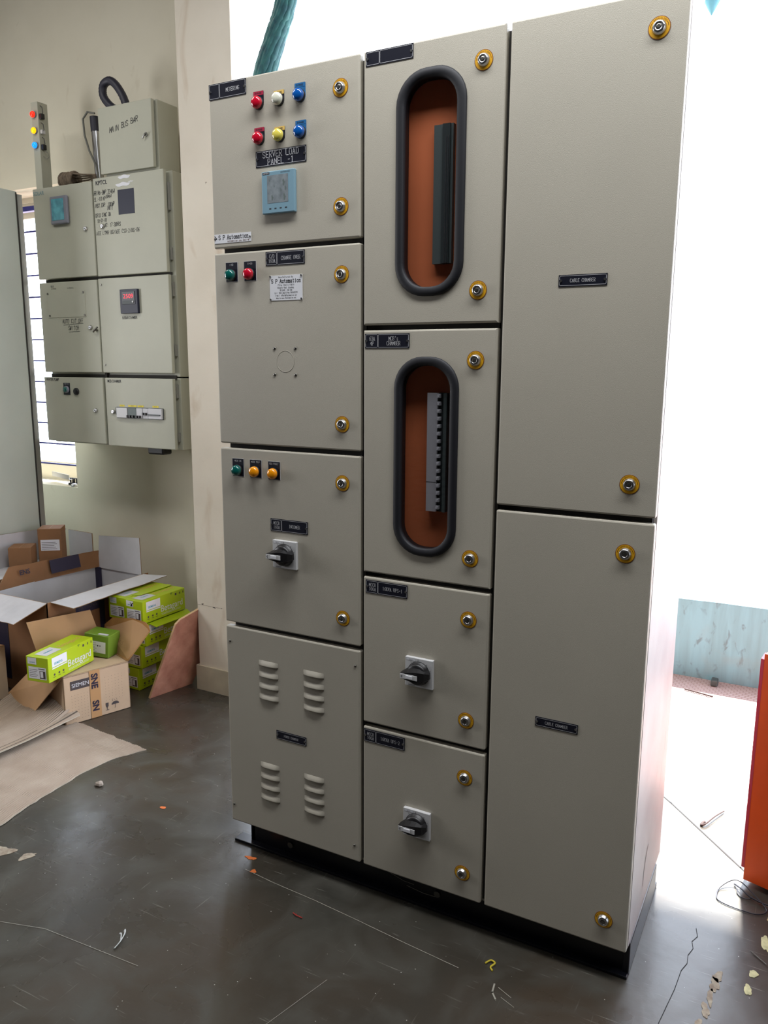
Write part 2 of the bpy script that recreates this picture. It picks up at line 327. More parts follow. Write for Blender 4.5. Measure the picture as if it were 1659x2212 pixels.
# ================================================================ SETTING
f = MB(); f.box((-6.5, -12, -.12), (9, 1.0, 0), 'floor_cement'); floor = struct(f.build('floor'))
m = MB(); m.box((-8, 1.0, -.12), (9, 2.08, 0), 'terrace_tile'); m.box((-8, 2.08, -.12), (9, 12, -.05), 'terrace_tile'); struct(m.build('terrace_floor'))
m = MB()
pts = [(-8 + i * .1, .368 + random.uniform(-.004, .004)) for i in range(171)]
m.M = fr(0, 2.2, 0); m.prism([(9, 0), *reversed(pts), (-8, 0)][::-1], 0, .12, 'parapet_blue'); struct(m.build('trim_1'))
# back wall with the window opening
wx0, wx1, wz0, wz1 = -2.75, -1.977, .775, 2.288
m = MB()
m.box((-3.2, 1.2, 0), (wx0, 1.4, 3.7), 'plaster_wall'); m.box((wx0, 1.2, 0), (wx1, 1.4, wz0), 'plaster_wall')
m.box((wx0, 1.2, wz1), (wx1, 1.4, 3.7), 'plaster_wall'); m.prism([(wx1, 1.2), (-.885, 1.2), (-1.09, 1.4), (wx1, 1.4)], 0, 3.7, 'plaster_wall')
struct(m.build('wall_back'))
m = MB(); m.prism([(-.885, .87), (-.622, .87), (-.622, .885), (-.90, 1.2), (-.885, 1.2)], .112, 3.7, 'plaster_stained')
m.prism([(-.898, .862), (-.619, .862), (-.619, .885), (-.90, 1.2), (-.898, 1.2)], 0, .112, 'skirt_dirty')
m.M = fr(0, .8695, 0)
for sx, sz, sw in ((-.862, .392, .01), (-.855, .394, .004), (-.80, .386, .012), (-.79, .384, .005), (-.752, .388, .004)): m.rect(sx, sz, sx + sw, sz + .003, 'ink')
m.rect(-.885, .389, -.75, .3902, 'stain_brown')
struct(m.build('wall_pillar'))
m = MB(); m.box((-3.3, -3.0, 0), (-3.2, 1.4, 3.7), 'wall_unpainted'); m.box((-6.6, -12, 0), (-6.5, -3.0, 3.7), 'wall_unpainted'); m.box((-6.5, -3.1, 0), (-3.2, -3.0, 3.7), 'wall_unpainted'); struct(m.build('wall_left'))
m = MB(); m.box((4.2, -12, 0), (4.3, .15, 3.7), 'wall_unpainted'); struct(m.build('wall_right'))
m = MB(); m.box((-6.5, -12.1, 0), (4.2, -12.0, 3.7), 'wall_unpainted'); struct(m.build('wall_front'))
m = MB(); m.box((-6.6, -12.1, 3.7), (9, 2.1, 3.8), 'roof_sheet'); m.box((-6.6, 2.1, 3.7), (.35, 2.65, 3.8), 'roof_sheet'); struct(m.build('ceiling_sun_overhang'))  # overhang past the opening, longer at left, is added unseen to block sun
m = MB(); m.box((-.622, .86, 3.15), (4.2, .99, 3.7), 'wall_cream'); struct(m.build('wall_lintel'))
# window: reveal frame, blue grille
win = struct(MB().box((wx0, 1.36, wz1 - .025), (wx1, 1.385, wz1), 'wall_cream').build('window_1'))
m = MB(); m.box((wx0, 1.37, 2.185), (wx1, 1.39, wz1 - .02), 'wall_cream'); m.box((wx0, 1.37, wz0), (wx1, 1.39, .875), 'wall_cream'); m.build('window_panel', win)
for k in range(13):
    z = 2.212 - .1115 * k
    if k: MB().box((wx0, 1.295, z - .004), (wx1, 1.305, z + .004), 'grille').build('grille_bar', win)
    else: MB().box((wx0, 1.28, z - .012), (wx1, 1.31, z + .012), 'grille').build('grille_bar', win)

# ---- marks that belong to the floor
def blob(name, cx, cy, rx, ry, mt, ang=0, n=36, jag=.35, z=.0012):
    mm = MB(); ps = []
    for i in range(n):
        a = i * math.tau / n; r = 1 + jag * (.5 * math.sin(2 * a + cx * 90) + .4 * math.sin(3 * a + cy * 70) + .3 * math.sin(5 * a + cx * 50) + .2 * math.sin(8 * a)); x, y = rx * r * math.cos(a), ry * r * math.sin(a)
        ps.append((cx + x * math.cos(ang) - y * math.sin(ang), cy + x * math.sin(ang) + y * math.cos(ang)))
    mm.prism(ps, .0001, z, mt); return mm.build(name, floor)
for a in ((1.415, .325, .012, .04, .15), (1.43, .425, .02, .016, 0), (1.395, .20, .012, .016, 0), (1.387, .14, .011, .02, .2), (1.45, .47, .02, .01, .2), (1.436, .02, .012, .03, .1)): blob('paint_patch', a[0], a[1], a[2] * .8, a[3] * .8, 'paint_yellow', a[4], 36, .24)
for a in ((1.322, .15, .010, .018, 0), (1.318, .12, .011, .022, .1), (1.313, .075, .007, .024, .1), (1.308, .03, .009, .02, .2), (1.30, -.03, .009, .025, 0)): blob('mud_stain', a[0], a[1], a[2], a[3], 'stain_brown', a[4])
blob('mud_stain', -.60, -.345, .045, .028, 'stain_brown', .5); blob('mud_stain', -.50, -.32, .026, .012, 'stain_brown', 1.0)
blob('paint_spot', -.34, .065, .010, .007, 'spot_orange', 0, 12, .2); blob('paint_spot', .075, -.012, .016, .007, 'spot_orange'); blob('paint_spot', .12, -.058, .010, .006, 'spot_orange')
def streak(name, pts, t, mt):
    mm = MB(); mm.stroke(pts, t, mt, .0011); return mm.build(name, floor)
streak('scratch', [(.095, -.062), (.2, -.072), (.34, -.079), (.47, -.09), (.62, -.105), (.774, -.118)], .0016, 'scratch')
streak('scratch', [(-.66, -.64), (-.2, -.5), (.1, -.48)], .0012, 'scratch'); streak('scratch', [(.868, -.125), (.872, -.15), (.885, -.165)], .004, 'scratch'); streak('scratch', [(.88, -.13), (.915, -.145)], .0015, 'scratch'); streak('scratch', [(.895, -.155), (.93, -.168)], .0012, 'scratch'); streak('scratch', [(.45, -.55), (.52, -.3)], .001, 'scratch')
streak('crack', [(1.255, .30), (1.262, .27), (1.252, .245), (1.258, .22), (1.25, .19), (1.252, .16), (1.243, .13), (1.238, .06), (1.23, 0), (1.222, -.06)], .0013, 'crack')
streak('floor_joint', [(1.0, 1.0), (1.103, .893), (1.334, .628), (1.9, -.02)], .004, 'crack')

# ================================================================ SERVER LOAD PANEL
pan = thing('electrical_panel', 'tall grey free-standing panel marked SERVER LOAD PANEL -1, standing on a black plinth', 'electrical panel', (.57, .22, 0))
XR = 1.135
m = MB()
def B(a, b, mt='paint', bev=0.): m.box(a, b, mt, bev)
m = MB(); P_ = 'paint'
B((.016, .03, .085), (.03, .46, 2.094)); B((.03, .445, .085), (1.122, .46, 2.094)); B((.03, .03, 2.08), (1.122, .445, 2.094)); B((.03, .03, .085), (1.122, .445, .097))
B((.435, .03, .097), (.447, .445, 2.08)); B((.778, .03, .097), (.790, .445, 2.08))
B((.03, .028, .097), (.435, .04, 2.08)); B((.79, .028, .097), (1.122, .04, 2.08)); B((.447, .028, .097), (.778, .04, .95)); B((.447, .028, 1.45), (.778, .04, 1.55)); B((.447, .028, 2.045), (.778, .04, 2.08))
m.build('body', pan)
m = MB(); m.box((1.122, .0365, .085), (1.133, .46, 2.094), 'paint_side')
m.M = frame((1.1334, 0, 0), (0, 1, 0), (0, 0, 1))
m.stroke([(.235, .235), (.21, .215), (.195, .185), (.19, .15)], .006, 'scuff', .0003); m.stroke([(.40, .47), (.40, .42)], .0018, 'scuff', .0003); m.stroke([(.30, .42), (.285, .38)], .0015, 'scuff', .0003); m.stroke([(.37, .40), (.36, .33)], .0015, 'scuff', .0003)
m.build('side_panel', pan)['label'] = 'paler worn right-hand side sheet'
m = MB()
m.box((.445, .022, .1), (.447, .03, 2.09), 'seam'); m.box((.03, .020, .1), (1.118, .0285, .101), 'seam')
for x0, x1, zs in ((.02, .437, (.7, 1.2, 1.7)), (.443, .782, (.5, .9, 1.5)), (.788, 1.12, (1.1,))):
    for z in zs: m.box((x0, .018, z - .008), (x1, .0282, z + .008), 'seam')
for x in (.44, .785): m.box((x - .007, .018, .1), (x + .007, .0282, 2.09), 'seam')
m.box((1.110, .0195, .1), (1.126, .036, 2.09), 'seam_dark')  # gap darkness put in as colour; this strip darker against strong side light
m.build('seam_shade', pan)['label'] = 'dark strips standing in for shade in the door gaps'
m = MB()  # channel plinth with toe flanges
m.box((.03, .055, .006), (1.125, .07, .085), 'plinth_black'); m.box((.03, .40, .006), (1.125, .415, .085), 'plinth_black')
m.box((-.022, .035, 0), (1.135, .075, .008), 'plinth_black', .002); m.box((-.022, .395, 0), (1.135, .435, .008), 'plinth_black', .002)
m.box((.03, .06, .07), (1.125, .41, .085), 'plinth_black'); m.box((1.12, .05, .0), (1.136, .40, .086), 'plinth_black', .003); m.box((.026, .055, .006), (.04, .41, .085), 'plinth_black')
m.M = fr(0, .0545, 0)
for px_, pz_ in ((.17, .035), (.64, .04)): m.cyl(px_, pz_, 0, .004, .009, 'dark_metal', 12)
m.stroke([(.50, .055), (.54, .045), (.57, .044)], .0015, 'scratch', .0006); m.stroke([(.55, .034), (.60, .028), (.64, .03)], .0015, 'scratch', .0006)
m.build('plinth', pan)['label'] = 'black steel channel plinth'

def slot(cx0, cx1, z0, z1, r, n=8):
    out = []
    for (cx, cz, a0) in ((cx1 - r, z1 - r, 0), (cx0 + r, z1 - r, 90), (cx0 + r, z0 + r, 180), (cx1 - r, z0 + r, 270)):
        for i in range(n + 1): a = math.radians(a0 + 90 * i / n); out.append((cx + r * math.cos(a), cz + r * math.sin(a)))
    return out
def rectring(x0, x1, z0, z1, n=8):
    out = []; k = n // 2
    for (cx, cz, ax, az, bx, bz) in ((x1, z1, 0, -1, -1, 0), (x0, z1, 1, 0, 0, -1), (x0, z0, 0, 1, 1, 0), (x1, z0, -1, 0, 0, 1)):
        for i in range(n + 1):
            if i < k: q = (k - i) / k * .002; out.append((cx + ax * q, cz + az * q))
            else: q = (i - k) / k * .002; out.append((cx + bx * q, cz + bz * q))
    return out
def loft(mb, loops, mt, smooth=False):
    n = len(loops[0][0]); vs = []; fs = []
    for pts, z in loops: vs += [(x, y, z) for x, y in pts]
    for j in range(len(loops) - 1):
        for i in range(n): fs.append((j * n + i, j * n + (i + 1) % n, (j + 1) * n + (i + 1) % n, (j + 1) * n + i))
    mb.add(vs, fs, mt, smooth)

DF = fr(0, .02, 0)   # door frame: local z = .02 is the front skin
def door(x0, x1, z0, z1, hole=None, label=None, louvres=()):
    mm = MB(); mm.M = DF
    if hole:
        hx0, hx1, hz0, hz1, r = hole
        loft(mm, [(slot(hx0, hx1, hz0, hz1, r), 0), (slot(hx0, hx1, hz0, hz1, r), .02), (rectring(x0 + .004, x1 - .004, z0 + .004, z1 - .004), .02),
                  (rectring(x0 + .0012, x1 - .0012, z0 + .0012, z1 - .0012), .0188), (rectring(x0, x1, z0, z1), .016), (rectring(x0, x1, z0, z1), 0), (slot(hx0, hx1, hz0, hz1, r), 0)], 'paint')
    else: mm.box((x0, z0, 0), (x1, z1, .02), 'paint', .004)
    for (lx, lz) in louvres:        # pressed louvre: bulges out, opens downward
        n = 10; vs = []; fs = []
        prof = [(0, 0), (-.006, .0035), (-.012, .006), (-.0155, .006), (-.0155, .001)]
        for i in range(n + 1):
            u = i / n; e = min(1, math.sin(math.pi * min(u, 1 - u) / .30 * .5)) if min(u, 1 - u) < .15 * 2 else 1
            for (dz, dy) in prof: vs.append((lx + .065 * u, lz + dz, .0201 + dy * e))
        for i in range(n):
            for j in range(len(prof) - 1): q = i * 5 + j; fs.append((q, q + 1, q + 6, q + 5))
        mm.add(vs, fs, 'paint', True)
    d = mm.build('door', pan)
    if label: d['label'] = label
    return d
D11 = door(0, .435, 1.706, 2.10, label='metering door with two rows of indicator lamps')
D12 = door(0, .435, 1.206, 1.694, label='change over door with two indicator lamps')
D13 = door(0, .435, .706, 1.194, label='incomer door with rotary switch')
LV = [(lx, lz - .0325 * k) for lx, lz in ((.112, .612), (.260, .612), (.110, .309), (.258, .311)) for k in range(4)]
D14 = door(0, .435, .096, .694, label='screwed cover with louvres', louvres=LV)
D21 = door(.445, .780, 1.506, 2.10, (.540, .685, 1.578, 2.032, .062), 'upper door with clear rounded window')
D22 = door(.445, .780, .906, 1.494, (.540, .682, .975, 1.422, .062), "MCB's chamber door with clear rounded window")
D23 = door(.445, .780, .506, .894, label='upper UPS door with rotary switch')
D24 = door(.445, .780, .096, .494, label='lower UPS door with rotary switch')
D31 = door(.790, 1.135, 1.106, 2.10, label='upper cable chamber door'); D32 = door(.790, 1.135, .096, 1.094, label='lower cable chamber door')

# locks: yellow disc with OPEN-CLOSE print and a chrome hexagonal-key head
mm = MB(); mm.M = FRONT.copy()
mm.lathe([(.0205, 0), (.0205, .0008)], 'ink_brown', 32); mm.lathe([(.0192, .0004), (.0192, .0011)], 'yellow_ring', 32)
for word, a0 in (('OPEN', 128), ('CLOSE', 82)):
    for i, ch in enumerate(word):
        a = math.radians(a0 - i * 10.5); M0 = mm.M.copy()
        mm.M = M0 @ Matrix.Rotation(a - math.pi / 2, 4, 'Z'); mm.text(ch, 0, .0162, .0028, 'ink_brown', t=.14, z=.0013, serif=False); mm.M = M0
for a0, a1 in ((140, 175), (5, 33)): mm.stroke([(.0165 * math.cos(math.radians(a)), .0165 * math.sin(math.radians(a))) for a in range(a0, a1 + 1, 7)], .0009, 'ink_brown', .0013)
mm.lathe([(.0132, .001), (.0132, .003), (.0118, .0042), (.0112, .008), (.0098, .0098), (.0062, .0104), (.0055, .0092)], 'chrome', 28, wob=lambda j, i: 1 + (.03 if i % 4 < 2 and 1 < j < 5 else 0))
mm.lathe([(.0055, .0092), (.0052, .0096), (.0030, .0100)], 'dark_metal', 10)
LOCKS = [(D11, .384, 2.035), (D11, .384, 1.778), (D12, .385, 1.625), (D12, .385, 1.270), (D13, .385, 1.124), (D13, .385, .774), (D21, .7325, 2.037), (D21, .7325, 1.575),
         (D22, .731, 1.425), (D22, .730, .973), (D23, .730, .825), (D23, .730, .572), (D24, .7305, .423), (D24, .7305, .165), (D31, 1.082, 2.036), (D31, 1.079, 1.173), (D32, 1.079, 1.026), (D32, 1.081, .164)]
lock0 = None
for d, x, z in LOCKS:
    if lock0 is None:
        lock0 = mm.build('lock', d); lock0.location = Vector((x, 0, z)) ; lock0.data.transform(Matrix.Translation(WORLD[d.name])); lock0.location -= WORLD[d.name]
        lock0['label'] = 'round chrome lock on a yellow disc'
    else: place(lock0, d, (x, 0, z))

def nameplate(dr, x0, x1, z0, z1, left=None, right=None, div=None, h=.0095, hr=None, name='nameplate'):
    mm = MB(); mm.M = fr(0, 0, 0)
    mm.box((x0, z0, 0), (x1, z1, .0012), 'plate_black')
    e = .0022; t = .0007
    def brd(a, b): mm.stroke([(a + .0015, z0 + e), (b - .0015, z0 + e), (b, z0 + e + .0015), (b, z1 - e - .0015), (b - .0015, z1 - e), (a + .0015, z1 - e), (a, z1 - e - .0015), (a, z0 + e + .0015), (a + .0015, z0 + e)], t, 'engrave', .0015)
    if div: brd(x0 + e, div - .001); brd(div + .001, x1 - e)
    else: brd(x0 + e, x1 - e)
    zc = (z0 + z1) / 2
    for sx in (x0 + .0045, x1 - .0045): mm.cyl(sx, zc, .001, .003, .0028, 'chrome', 10)
    def lines(ls, cx, hh, wide=.6):
        wide = .5 if hh > .012 else .41
        n = len(ls)
        for i, s_ in enumerate(ls): mm.text(s_, cx, zc + (n - 1) / 2 * hh * 1.25 - i * hh * 1.25, hh, 'engrave', wide, .45, .10, z=.0016)
    if left: lines(left, (x0 + div) / 2 + .002, h)
    if right: lines(right, ((div or x0) + x1) / 2, hr or h)
    return mm.build(name, dr)
nameplate(D11, .0005, .116, 2.061, 2.097, None, ['METERING'], .034, hr=.0088)
nameplate(D11, .141, .289, 1.888, 1.925, None, ['SERVER LOAD', 'PANEL -1'], None, hr=.0135)
nameplate(D12, .1645, .281, 1.6555, 1.6885, ['C/O', '160A'], ['CHANGE OVER'], .199, .0088, .0088)
nameplate(D13, .163, .280, .9815, 1.015, ['MCCB', '160A'], ['INCOMER'], .198, .0085, .0085)
nameplate(D14, .168, .267, .392, .417, None, ['POWER CHAMBER'], None, hr=.0062)
nameplate(D21, .451, .569, 2.0675, 2.0975, None, None, .486)
nameplate(D22, .4495, .567, 1.4525, 1.486, ['63A', '4P'], ["MCB's", 'CHAMBER'], .4845, .0088, .0088)
nameplate(D23, .4525, .569, .853, .8865, ['MCCB', '100A'], ['16KVA UPS-1'], .487, .0085, .0085)
nameplate(D24, .448, .566, .453, .4875, ['MCCB', '100A'], ['16KVA UPS-2'], .483, .0085, .0085)
nameplate(D31, .911, 1.011, 1.5745, 1.598, None, ['CABLE CHAMBER'], None, hr=.0068)
nameplate(D32, .901, .9995, .6, .6225, None, ['CABLE CHAMBER'], None, hr=.0068)
# maker's plates
mm = MB(); mm.M = fr(0, 0, 0); mm.box((.0035, 1.7185, 0), (.1205, 1.7405, .001), 'white_print')
mm.text('S P Automation', .065, 1.7325, .0098, 'ink', .5, .4, .15); mm.text('automation you desire', .080, 1.7225, .0042, 'ink_brown', .6, .3, .13, serif=False)
mm.stroke([(.005, 1.736), (.011, 1.730), (.005, 1.727)], .002, 'ink', .0012)
for sx, sz in ((.006, 1.7295), (.118, 1.7295)): mm.cyl(sx, sz, .001, .0028, .0024, 'chrome', 10)
mm.build('maker_plate', D11)
mm = MB(); mm.M = fr(0, 0, 0); mm.box((.1755, 1.571, 0), (.273, 1.631, .001), 'white_print')
mm.text('Manufactured By', .224, 1.6265, .0038, 'ink', .6, .3, .1, serif=False); mm.text('S P Automation', .2245, 1.6175, .0088, 'ink', .5, .45, .16)
for i, s_ in enumerate(('CTS No.1106/2 & 1108/1A', 'Khanapur Road, Udyambag,', 'BELGAUM - 590 008', 'Cell: 9844 266215 Mob 9845455379', 'E-mail: spbel@spautomation.net', 'Website:www.spautomation.net')):
    mm.text(s_, .2245, 1.6075 - i * .0062, .0038, 'ink', .42, .35, .10, serif=False)
for sx in (.178, .2705):
    for sz in (1.5735, 1.6285): mm.cyl(sx, sz, .001, .003, .0024, 'chrome', 10)
mm.build('maker_plate', D12)

def lamp(dr, x, z, lens, kind, top, word, w_=.030, dz=.0):
    """indicator lamp: tongue-shaped or square legend tag and a domed lens"""
    mm = MB(); mm.M = fr(0, 0, 0)
    if kind == 'tongue':
        ps = [(x - w_ / 2, top), (x - w_ / 2, z)] + [(x + w_ / 2 * math.cos(a), z + w_ / 2 * math.sin(a)) for a in [math.pi + math.pi * i / 12 for i in range(1, 12)]] + [(x + w_ / 2, z), (x + w_ / 2, top)]
        mm.prism(ps, 0, .001, 'plate_black' if 'blue' not in lens else 'tag_blue')
        tg = {'lens_red': 'tag_red', 'lens_yellow': 'tag_yellow', 'lens_clear': 'tag_yellow', 'lens_blue': 'tag_blue'}[lens]
        mm.rect(x - w_ / 2, top - .008, x + w_ / 2, top + .0012, tg, .0013); mm.text(word, x, top - .0035, .0036, 'ink', .6, .25, .13, z=.0016, serif=False)
    else:
        mm.box((x - .0185, top - .047, 0), (x + .0185, top, .0010), 'plate_black'); mm.box((x - .0192, top - .0477, 0), (x + .0192, top + .0007, .0006), 'engrave')
        mm.text(word, x, top - .0055, .0042, 'engrave', .6, .25, .13, z=.0014, serif=False)
    mm.M = fr(x, 0, z)
    mm.lathe([(.0148, .001), (.0148, .006), (.0138, .007)], 'black_plastic', 24)
    mm.lathe([(.0140, .004), (.0140, .012), (.0128, .0155), (.0095, .018), (.005, .0193), (.0002, .0196)], lens, 24)
    return mm.build('indicator_lamp', dr)
for x, l, t_, wd in ((.153, 'lens_red', 2.063, 'R-PHASE'), (.213, 'lens_clear', 2.0565, 'Y-PHASE'), (.2735, 'lens_blue', 2.064, 'B-PHASE')): lamp(D11, x, 2.034, l, 'tongue', t_ - .003, wd)
for x, l, t_, wd in ((.1535, 'lens_red', 1.981, 'R-PHASE'), (.2135, 'lens_yellow', 1.976, 'Y-PHASE'), (.2745, 'lens_blue', 1.982, 'B-PHASE')): lamp(D11, x, 1.9535, l, 'tongue', t_ - .003, wd)
lamp(D12, .0565, 1.638, 'lens_green', 'sq', 1.6695, 'I-EB'); lamp(D12, .115, 1.638, 'lens_red', 'sq', 1.6695, 'II-DG')
lamp(D13, .0595, 1.136, 'lens_green', 'sq', 1.1665, 'MCCB ON'); lamp(D13, .118, 1.136, 'lens_amber', 'sq', 1.1665, 'MCCB TRIP'); lamp(D13, .1775, 1.135, 'lens_amber', 'sq', 1.1655, 'ELR FAULT')
# energy meter
mm = MB(); mm.M = fr(0, 0, 0); mm.box((.164, 1.776, 0), (.260, 1.874, .011), 'meter_blue', .002)
mm.rect(.181, 1.800, .2425, 1.864, 'lcd', .0113); mm.rect(.168, 1.8665, .188, 1.8715, 'ink', .0113); mm.btext('SIEMENS', .178, 1.869, .0032, 'engrave', .0115); mm.btext('SENTRON PAC', .235, 1.869, .003, 'ink', .0115)
for i in range(4): mm.rect(.186 + i * .0155, 1.786, .192 + i * .0155, 1.7885, 'ink', .0113)
for cx, cz, r in ((.230, 1.845, .006), (.235, 1.832, .004), (.222, 1.828, .003), (.196, 1.812, .005), (.232, 1.812, .006), (.202, 1.838, .002), (.188, 1.852, .002)):
    mm.add([(cx + r * (1 + .4 * math.sin(i * 5)) * math.cos(i * math.tau / 12) * .7, cz + r * (1 + .4 * math.sin(i * 5)) * math.sin(i * math.tau / 12), .0114) for i in range(12)], [tuple(range(12))], 'slat_grey')
mm.build('energy_meter', D11)
# blanked round hole and screws
mm = MB(); mm.M = fr(.2185, 0, 1.4215)
mm.lathe([(.0268, 0), (.0268, .0005), (.0258, .0005), (.0258, .0001)], 'paint', 40); mm.build('blanking_disc', D12)
def screws(dr, pts, mt='dark_metal', r=.0036):
    for x, z in pts:
        q = MB(); q.M = fr(x, 0, z); q.lathe([(r, 0), (r * .95, .0014), (r * .6, .0024), (.0001, .0027)], mt, 12); q.build('screw', dr)
screws(D12, [(.1855, 1.454), (.249, 1.454), (.185, 1.3885), (.249, 1.3885)], 'dark_metal', .0042)
screws(D14, [(.421, .652), (.418, .143), (.010, .148), (.013, .649)])
# rotary switches
def rotary(dr, cx, cz):
    mm = MB(); mm.M = fr(cx, 0, cz)
    mm.box((-.0375, -.0375, 0), (.0375, .0375, .010), 'white_plastic', .0015)
    mm.rect(-.0335, .0295, -.010, .034, 'white_print', .0103); mm.text('TRIP', -.022, .0315, .003, 'ink', serif=False, z=.0106); mm.stroke([(-.002, .030), (-.002, .035)], .0009, 'ink', .0106)
    mm.btext('SIEMENS', -.019, -.0335, .0035, 'ink', .0106)
    for a in (20, 50, 130): mm.stroke([(.031 * math.cos(math.radians(a)), .031 * math.sin(math.radians(a))), (.034 * math.cos(math.radians(a)), .034 * math.sin(math.radians(a)))], .0009, 'ink', .0106)
    mm.lathe([(.030, .010), (.030, .013), (.0285, .014), (.027, .022), (.024, .0265), (.012, .028), (.0001, .028)], 'black_plastic', 40)
    bod = mm.build('switch_plate', dr)
    # raised grip bar pointing left, joined to the dome by a tapering web
    mm = MB(); mm.M = fr(cx, 0, cz)
    sec = [(-.0345, .0075, .0065, .030, .044), (-.026, .013, .0075, .020, .044), (-.016, .020, .0095, .0135, .044), (-.004, .0235, .012, .0125, .0435), (.010, .0225, .013, .0125, .041), (.024, .015, .010, .0125, .032), (.0325, .008, .006, .0125, .021)]
    vs = []; fs = []
    for x, hb, hw, zb, zt in sec: vs += [(x, -hb, zb), (x, hb, zb), (x, hw, zt), (x, -hw, zt)]
    for i in range(len(sec) - 1):
        for j in range(4): fs.append((i * 4 + j, i * 4 + (j + 1) % 4, (i + 1) * 4 + (j + 1) % 4, (i + 1) * 4 + j))
    fs += [(3, 2, 1, 0), tuple(range(len(vs) - 4, len(vs)))]
    mm.add(vs, fs, 'black_plastic')
    mm.box((-.0338, -.0062, .044), (.012, .0062, .0456), 'white_plastic', .0006); mm.stroke([(-.0275, .003), (-.031, 0), (-.0275, -.003), (-.0275, .003)], .0008, 'ink', .0459)
    mm.box((-.018, -.0045, .0456), (.0, .0045, .0475), 'white_print', .001)
    mm.build('switch_handle', dr)
rotary(D13, .2115, .9225); rotary(D23, .607, .672); rotary(D24, .606, .266)
# window gaskets, panes, and what is behind them
def window(dr, ox, oz, ix, iz):
    mm = MB(); mm.M = fr(0, .0, 0); O = slot(ox[0], ox[1], oz[0], oz[1], .072); I = slot(ix[0], ix[1], iz[0], iz[1], .055)
    mid = [((a[0] * .5 + b_[0] * .5), (a[1] * .5 + b_[1] * .5)) for a, b_ in zip(O, I)]
    q1 = [((a[0] * .85 + b_[0] * .15), (a[1] * .85 + b_[1] * .15)) for a, b_ in zip(O, I)]; q2 = [((a[0] * .15 + b_[0] * .85), (a[1] * .15 + b_[1] * .85)) for a, b_ in zip(O, I)]
    loft(mm, [(O, .0), (O, .003), (q1, .006), (mid, .0072), (q2, .006), (I, .003), (I, -.022), (O, -.022)], 'rubber', True)
    mm.build('window_gasket', dr)
    mm = MB(); mm.M = fr(0, 0, 0); mm.prism(slot(ix[0] - .004, ix[1] + .004, iz[0] - .004, iz[1] + .004, .058), -.006, -.003, 'acrylic'); mm.build('window_pane', dr)['label'] = 'clear acrylic pane'
window(D21, (.529, .697), (1.567, 2.043), (.549, .675), (1.587, 2.023))
window(D22, (.529, .693), (.965, 1.433), (.548, .672), (.984, 1.413))
for z0, z1 in ((1.512, 2.06), (.912, 1.488)):
    mm = MB(); mm.box((.522, .030, z0 + .04), (.705, .034, z1 - .015), 'orange_plate'); mm.build('mounting_plate', pan)['label'] = 'orange mounting plate behind the window'
mm = MB(); mm.box((0.6130, 0.0180, 1.638), (0.6350, 0.0300, 1.930), 'slat_grey'); mm.box((0.6350, 0.0140, 1.638), (0.6530, 0.0300, 1.930), 'slat_dark'); mm.box((0.6530, 0.0180, 1.638), (0.6590, 0.0300, 1.930), 'slat_grey')
for x in (.6435, .6485): mm.box((x, 0.0125, 1.640), (x + .0012, 0.0140, 1.905), 'alu')
mm.build('blank_rail', pan)['label'] = 'grey slotted rail without breakers'
mm = MB(); mm.box((0.6080, 0.0140, 1.073), (0.6340, 0.0300, 1.351), 'mcb_white'); mm.box((0.6340, 0.0200, 1.073), (0.6580, 0.0300, 1.351), 'slat_dark'); mm.box((0.6490, 0.0140, 1.073), (0.6570, 0.0200, 1.351), 'slat_grey')
mm.box((0.6080, 0.0135, 1.143), (0.6340, 0.0140, 1.1436), 'ink'); rail = mm.build('breaker_rail', pan); rail['label'] = 'row of white circuit breakers'
for i in range(16):
    mm = MB(); z = 1.349 - .0174 * i; mm.box((0.6340, 0.0110, z - .009), (0.6425, 0.0200, z), 'mcb_white', .001); mm.box((0.6365, 0.0070, z - .0075), (0.6405, 0.0110, z - .003), 'mcb_white'); mm.build('toggle', rail)

# ================================================================ WALL DISTRIBUTION BOARD
Y0 = .95
brd = thing('distribution_board', 'grey wall-mounted distribution board with six doors marked SOLAR, KPTCL, WATER PUMP and MCB CHAMBER', 'distribution board', (-1.46, 1.08, 1.045))
m = MB(); m.box((-1.842, .978, 1.362), (-1.030, 1.2, 2.206), 'paint_old', .003); m.box((-1.848, .978, 1.043), (-1.030, 1.2, 1.356), 'paint_old', .003)
m.box((-1.84, .974, 1.35), (-1.05, .980, 1.368), 'seam'); m.box((-1.475, .968, 1.045), (-1.462, .979, 2.2), 'seam'); m.box((-1.83, .970, 1.790), (-1.05, .979, 1.80), 'seam')
m.M = frame((-1.030, 0, 0), (0, 1, 0), (0, 0, 1))
for (u, z) in ((1.04, 1.44), (1.05, 1.735)): m.cyl(u, z, 0, .004, .005, 'dark_metal', 10)
m.build('enclosure', brd)
def bdoor(x0, x1, z0, z1, name='door'):
    q = MB(); q.box((x0, Y0, z0), (x1, Y0 + .018, z1), 'paint_old', .003); return q
def T(q): q.M = fr(0, Y0, 0); return q
def hdoor(q): 
    return q.build('door', brd)
q = T(bdoor(-1.854, -1.4735, 1.8025, 2.2025)); q.M = fr(0, Y0, 0)
q.btext('SOLAR', -1.815, 2.182, .017, 'ink_pale', .0006, .02); dS = hdoor(q)
q = T(bdoor(-1.4645, -1.053, 1.799, 2.210)); q.M = fr(0, Y0, 0)
q.btext('KPTCL', -1.412, 2.190, .017, 'ink', .0006, .03)
def hand(q, s_, x, z, h, mt='ink', wide=.5, gap=.3, t=.10): q.text(s_, x, z, h, mt, wide, gap, t, serif=False, z=.0006, align='l', hand=.06)
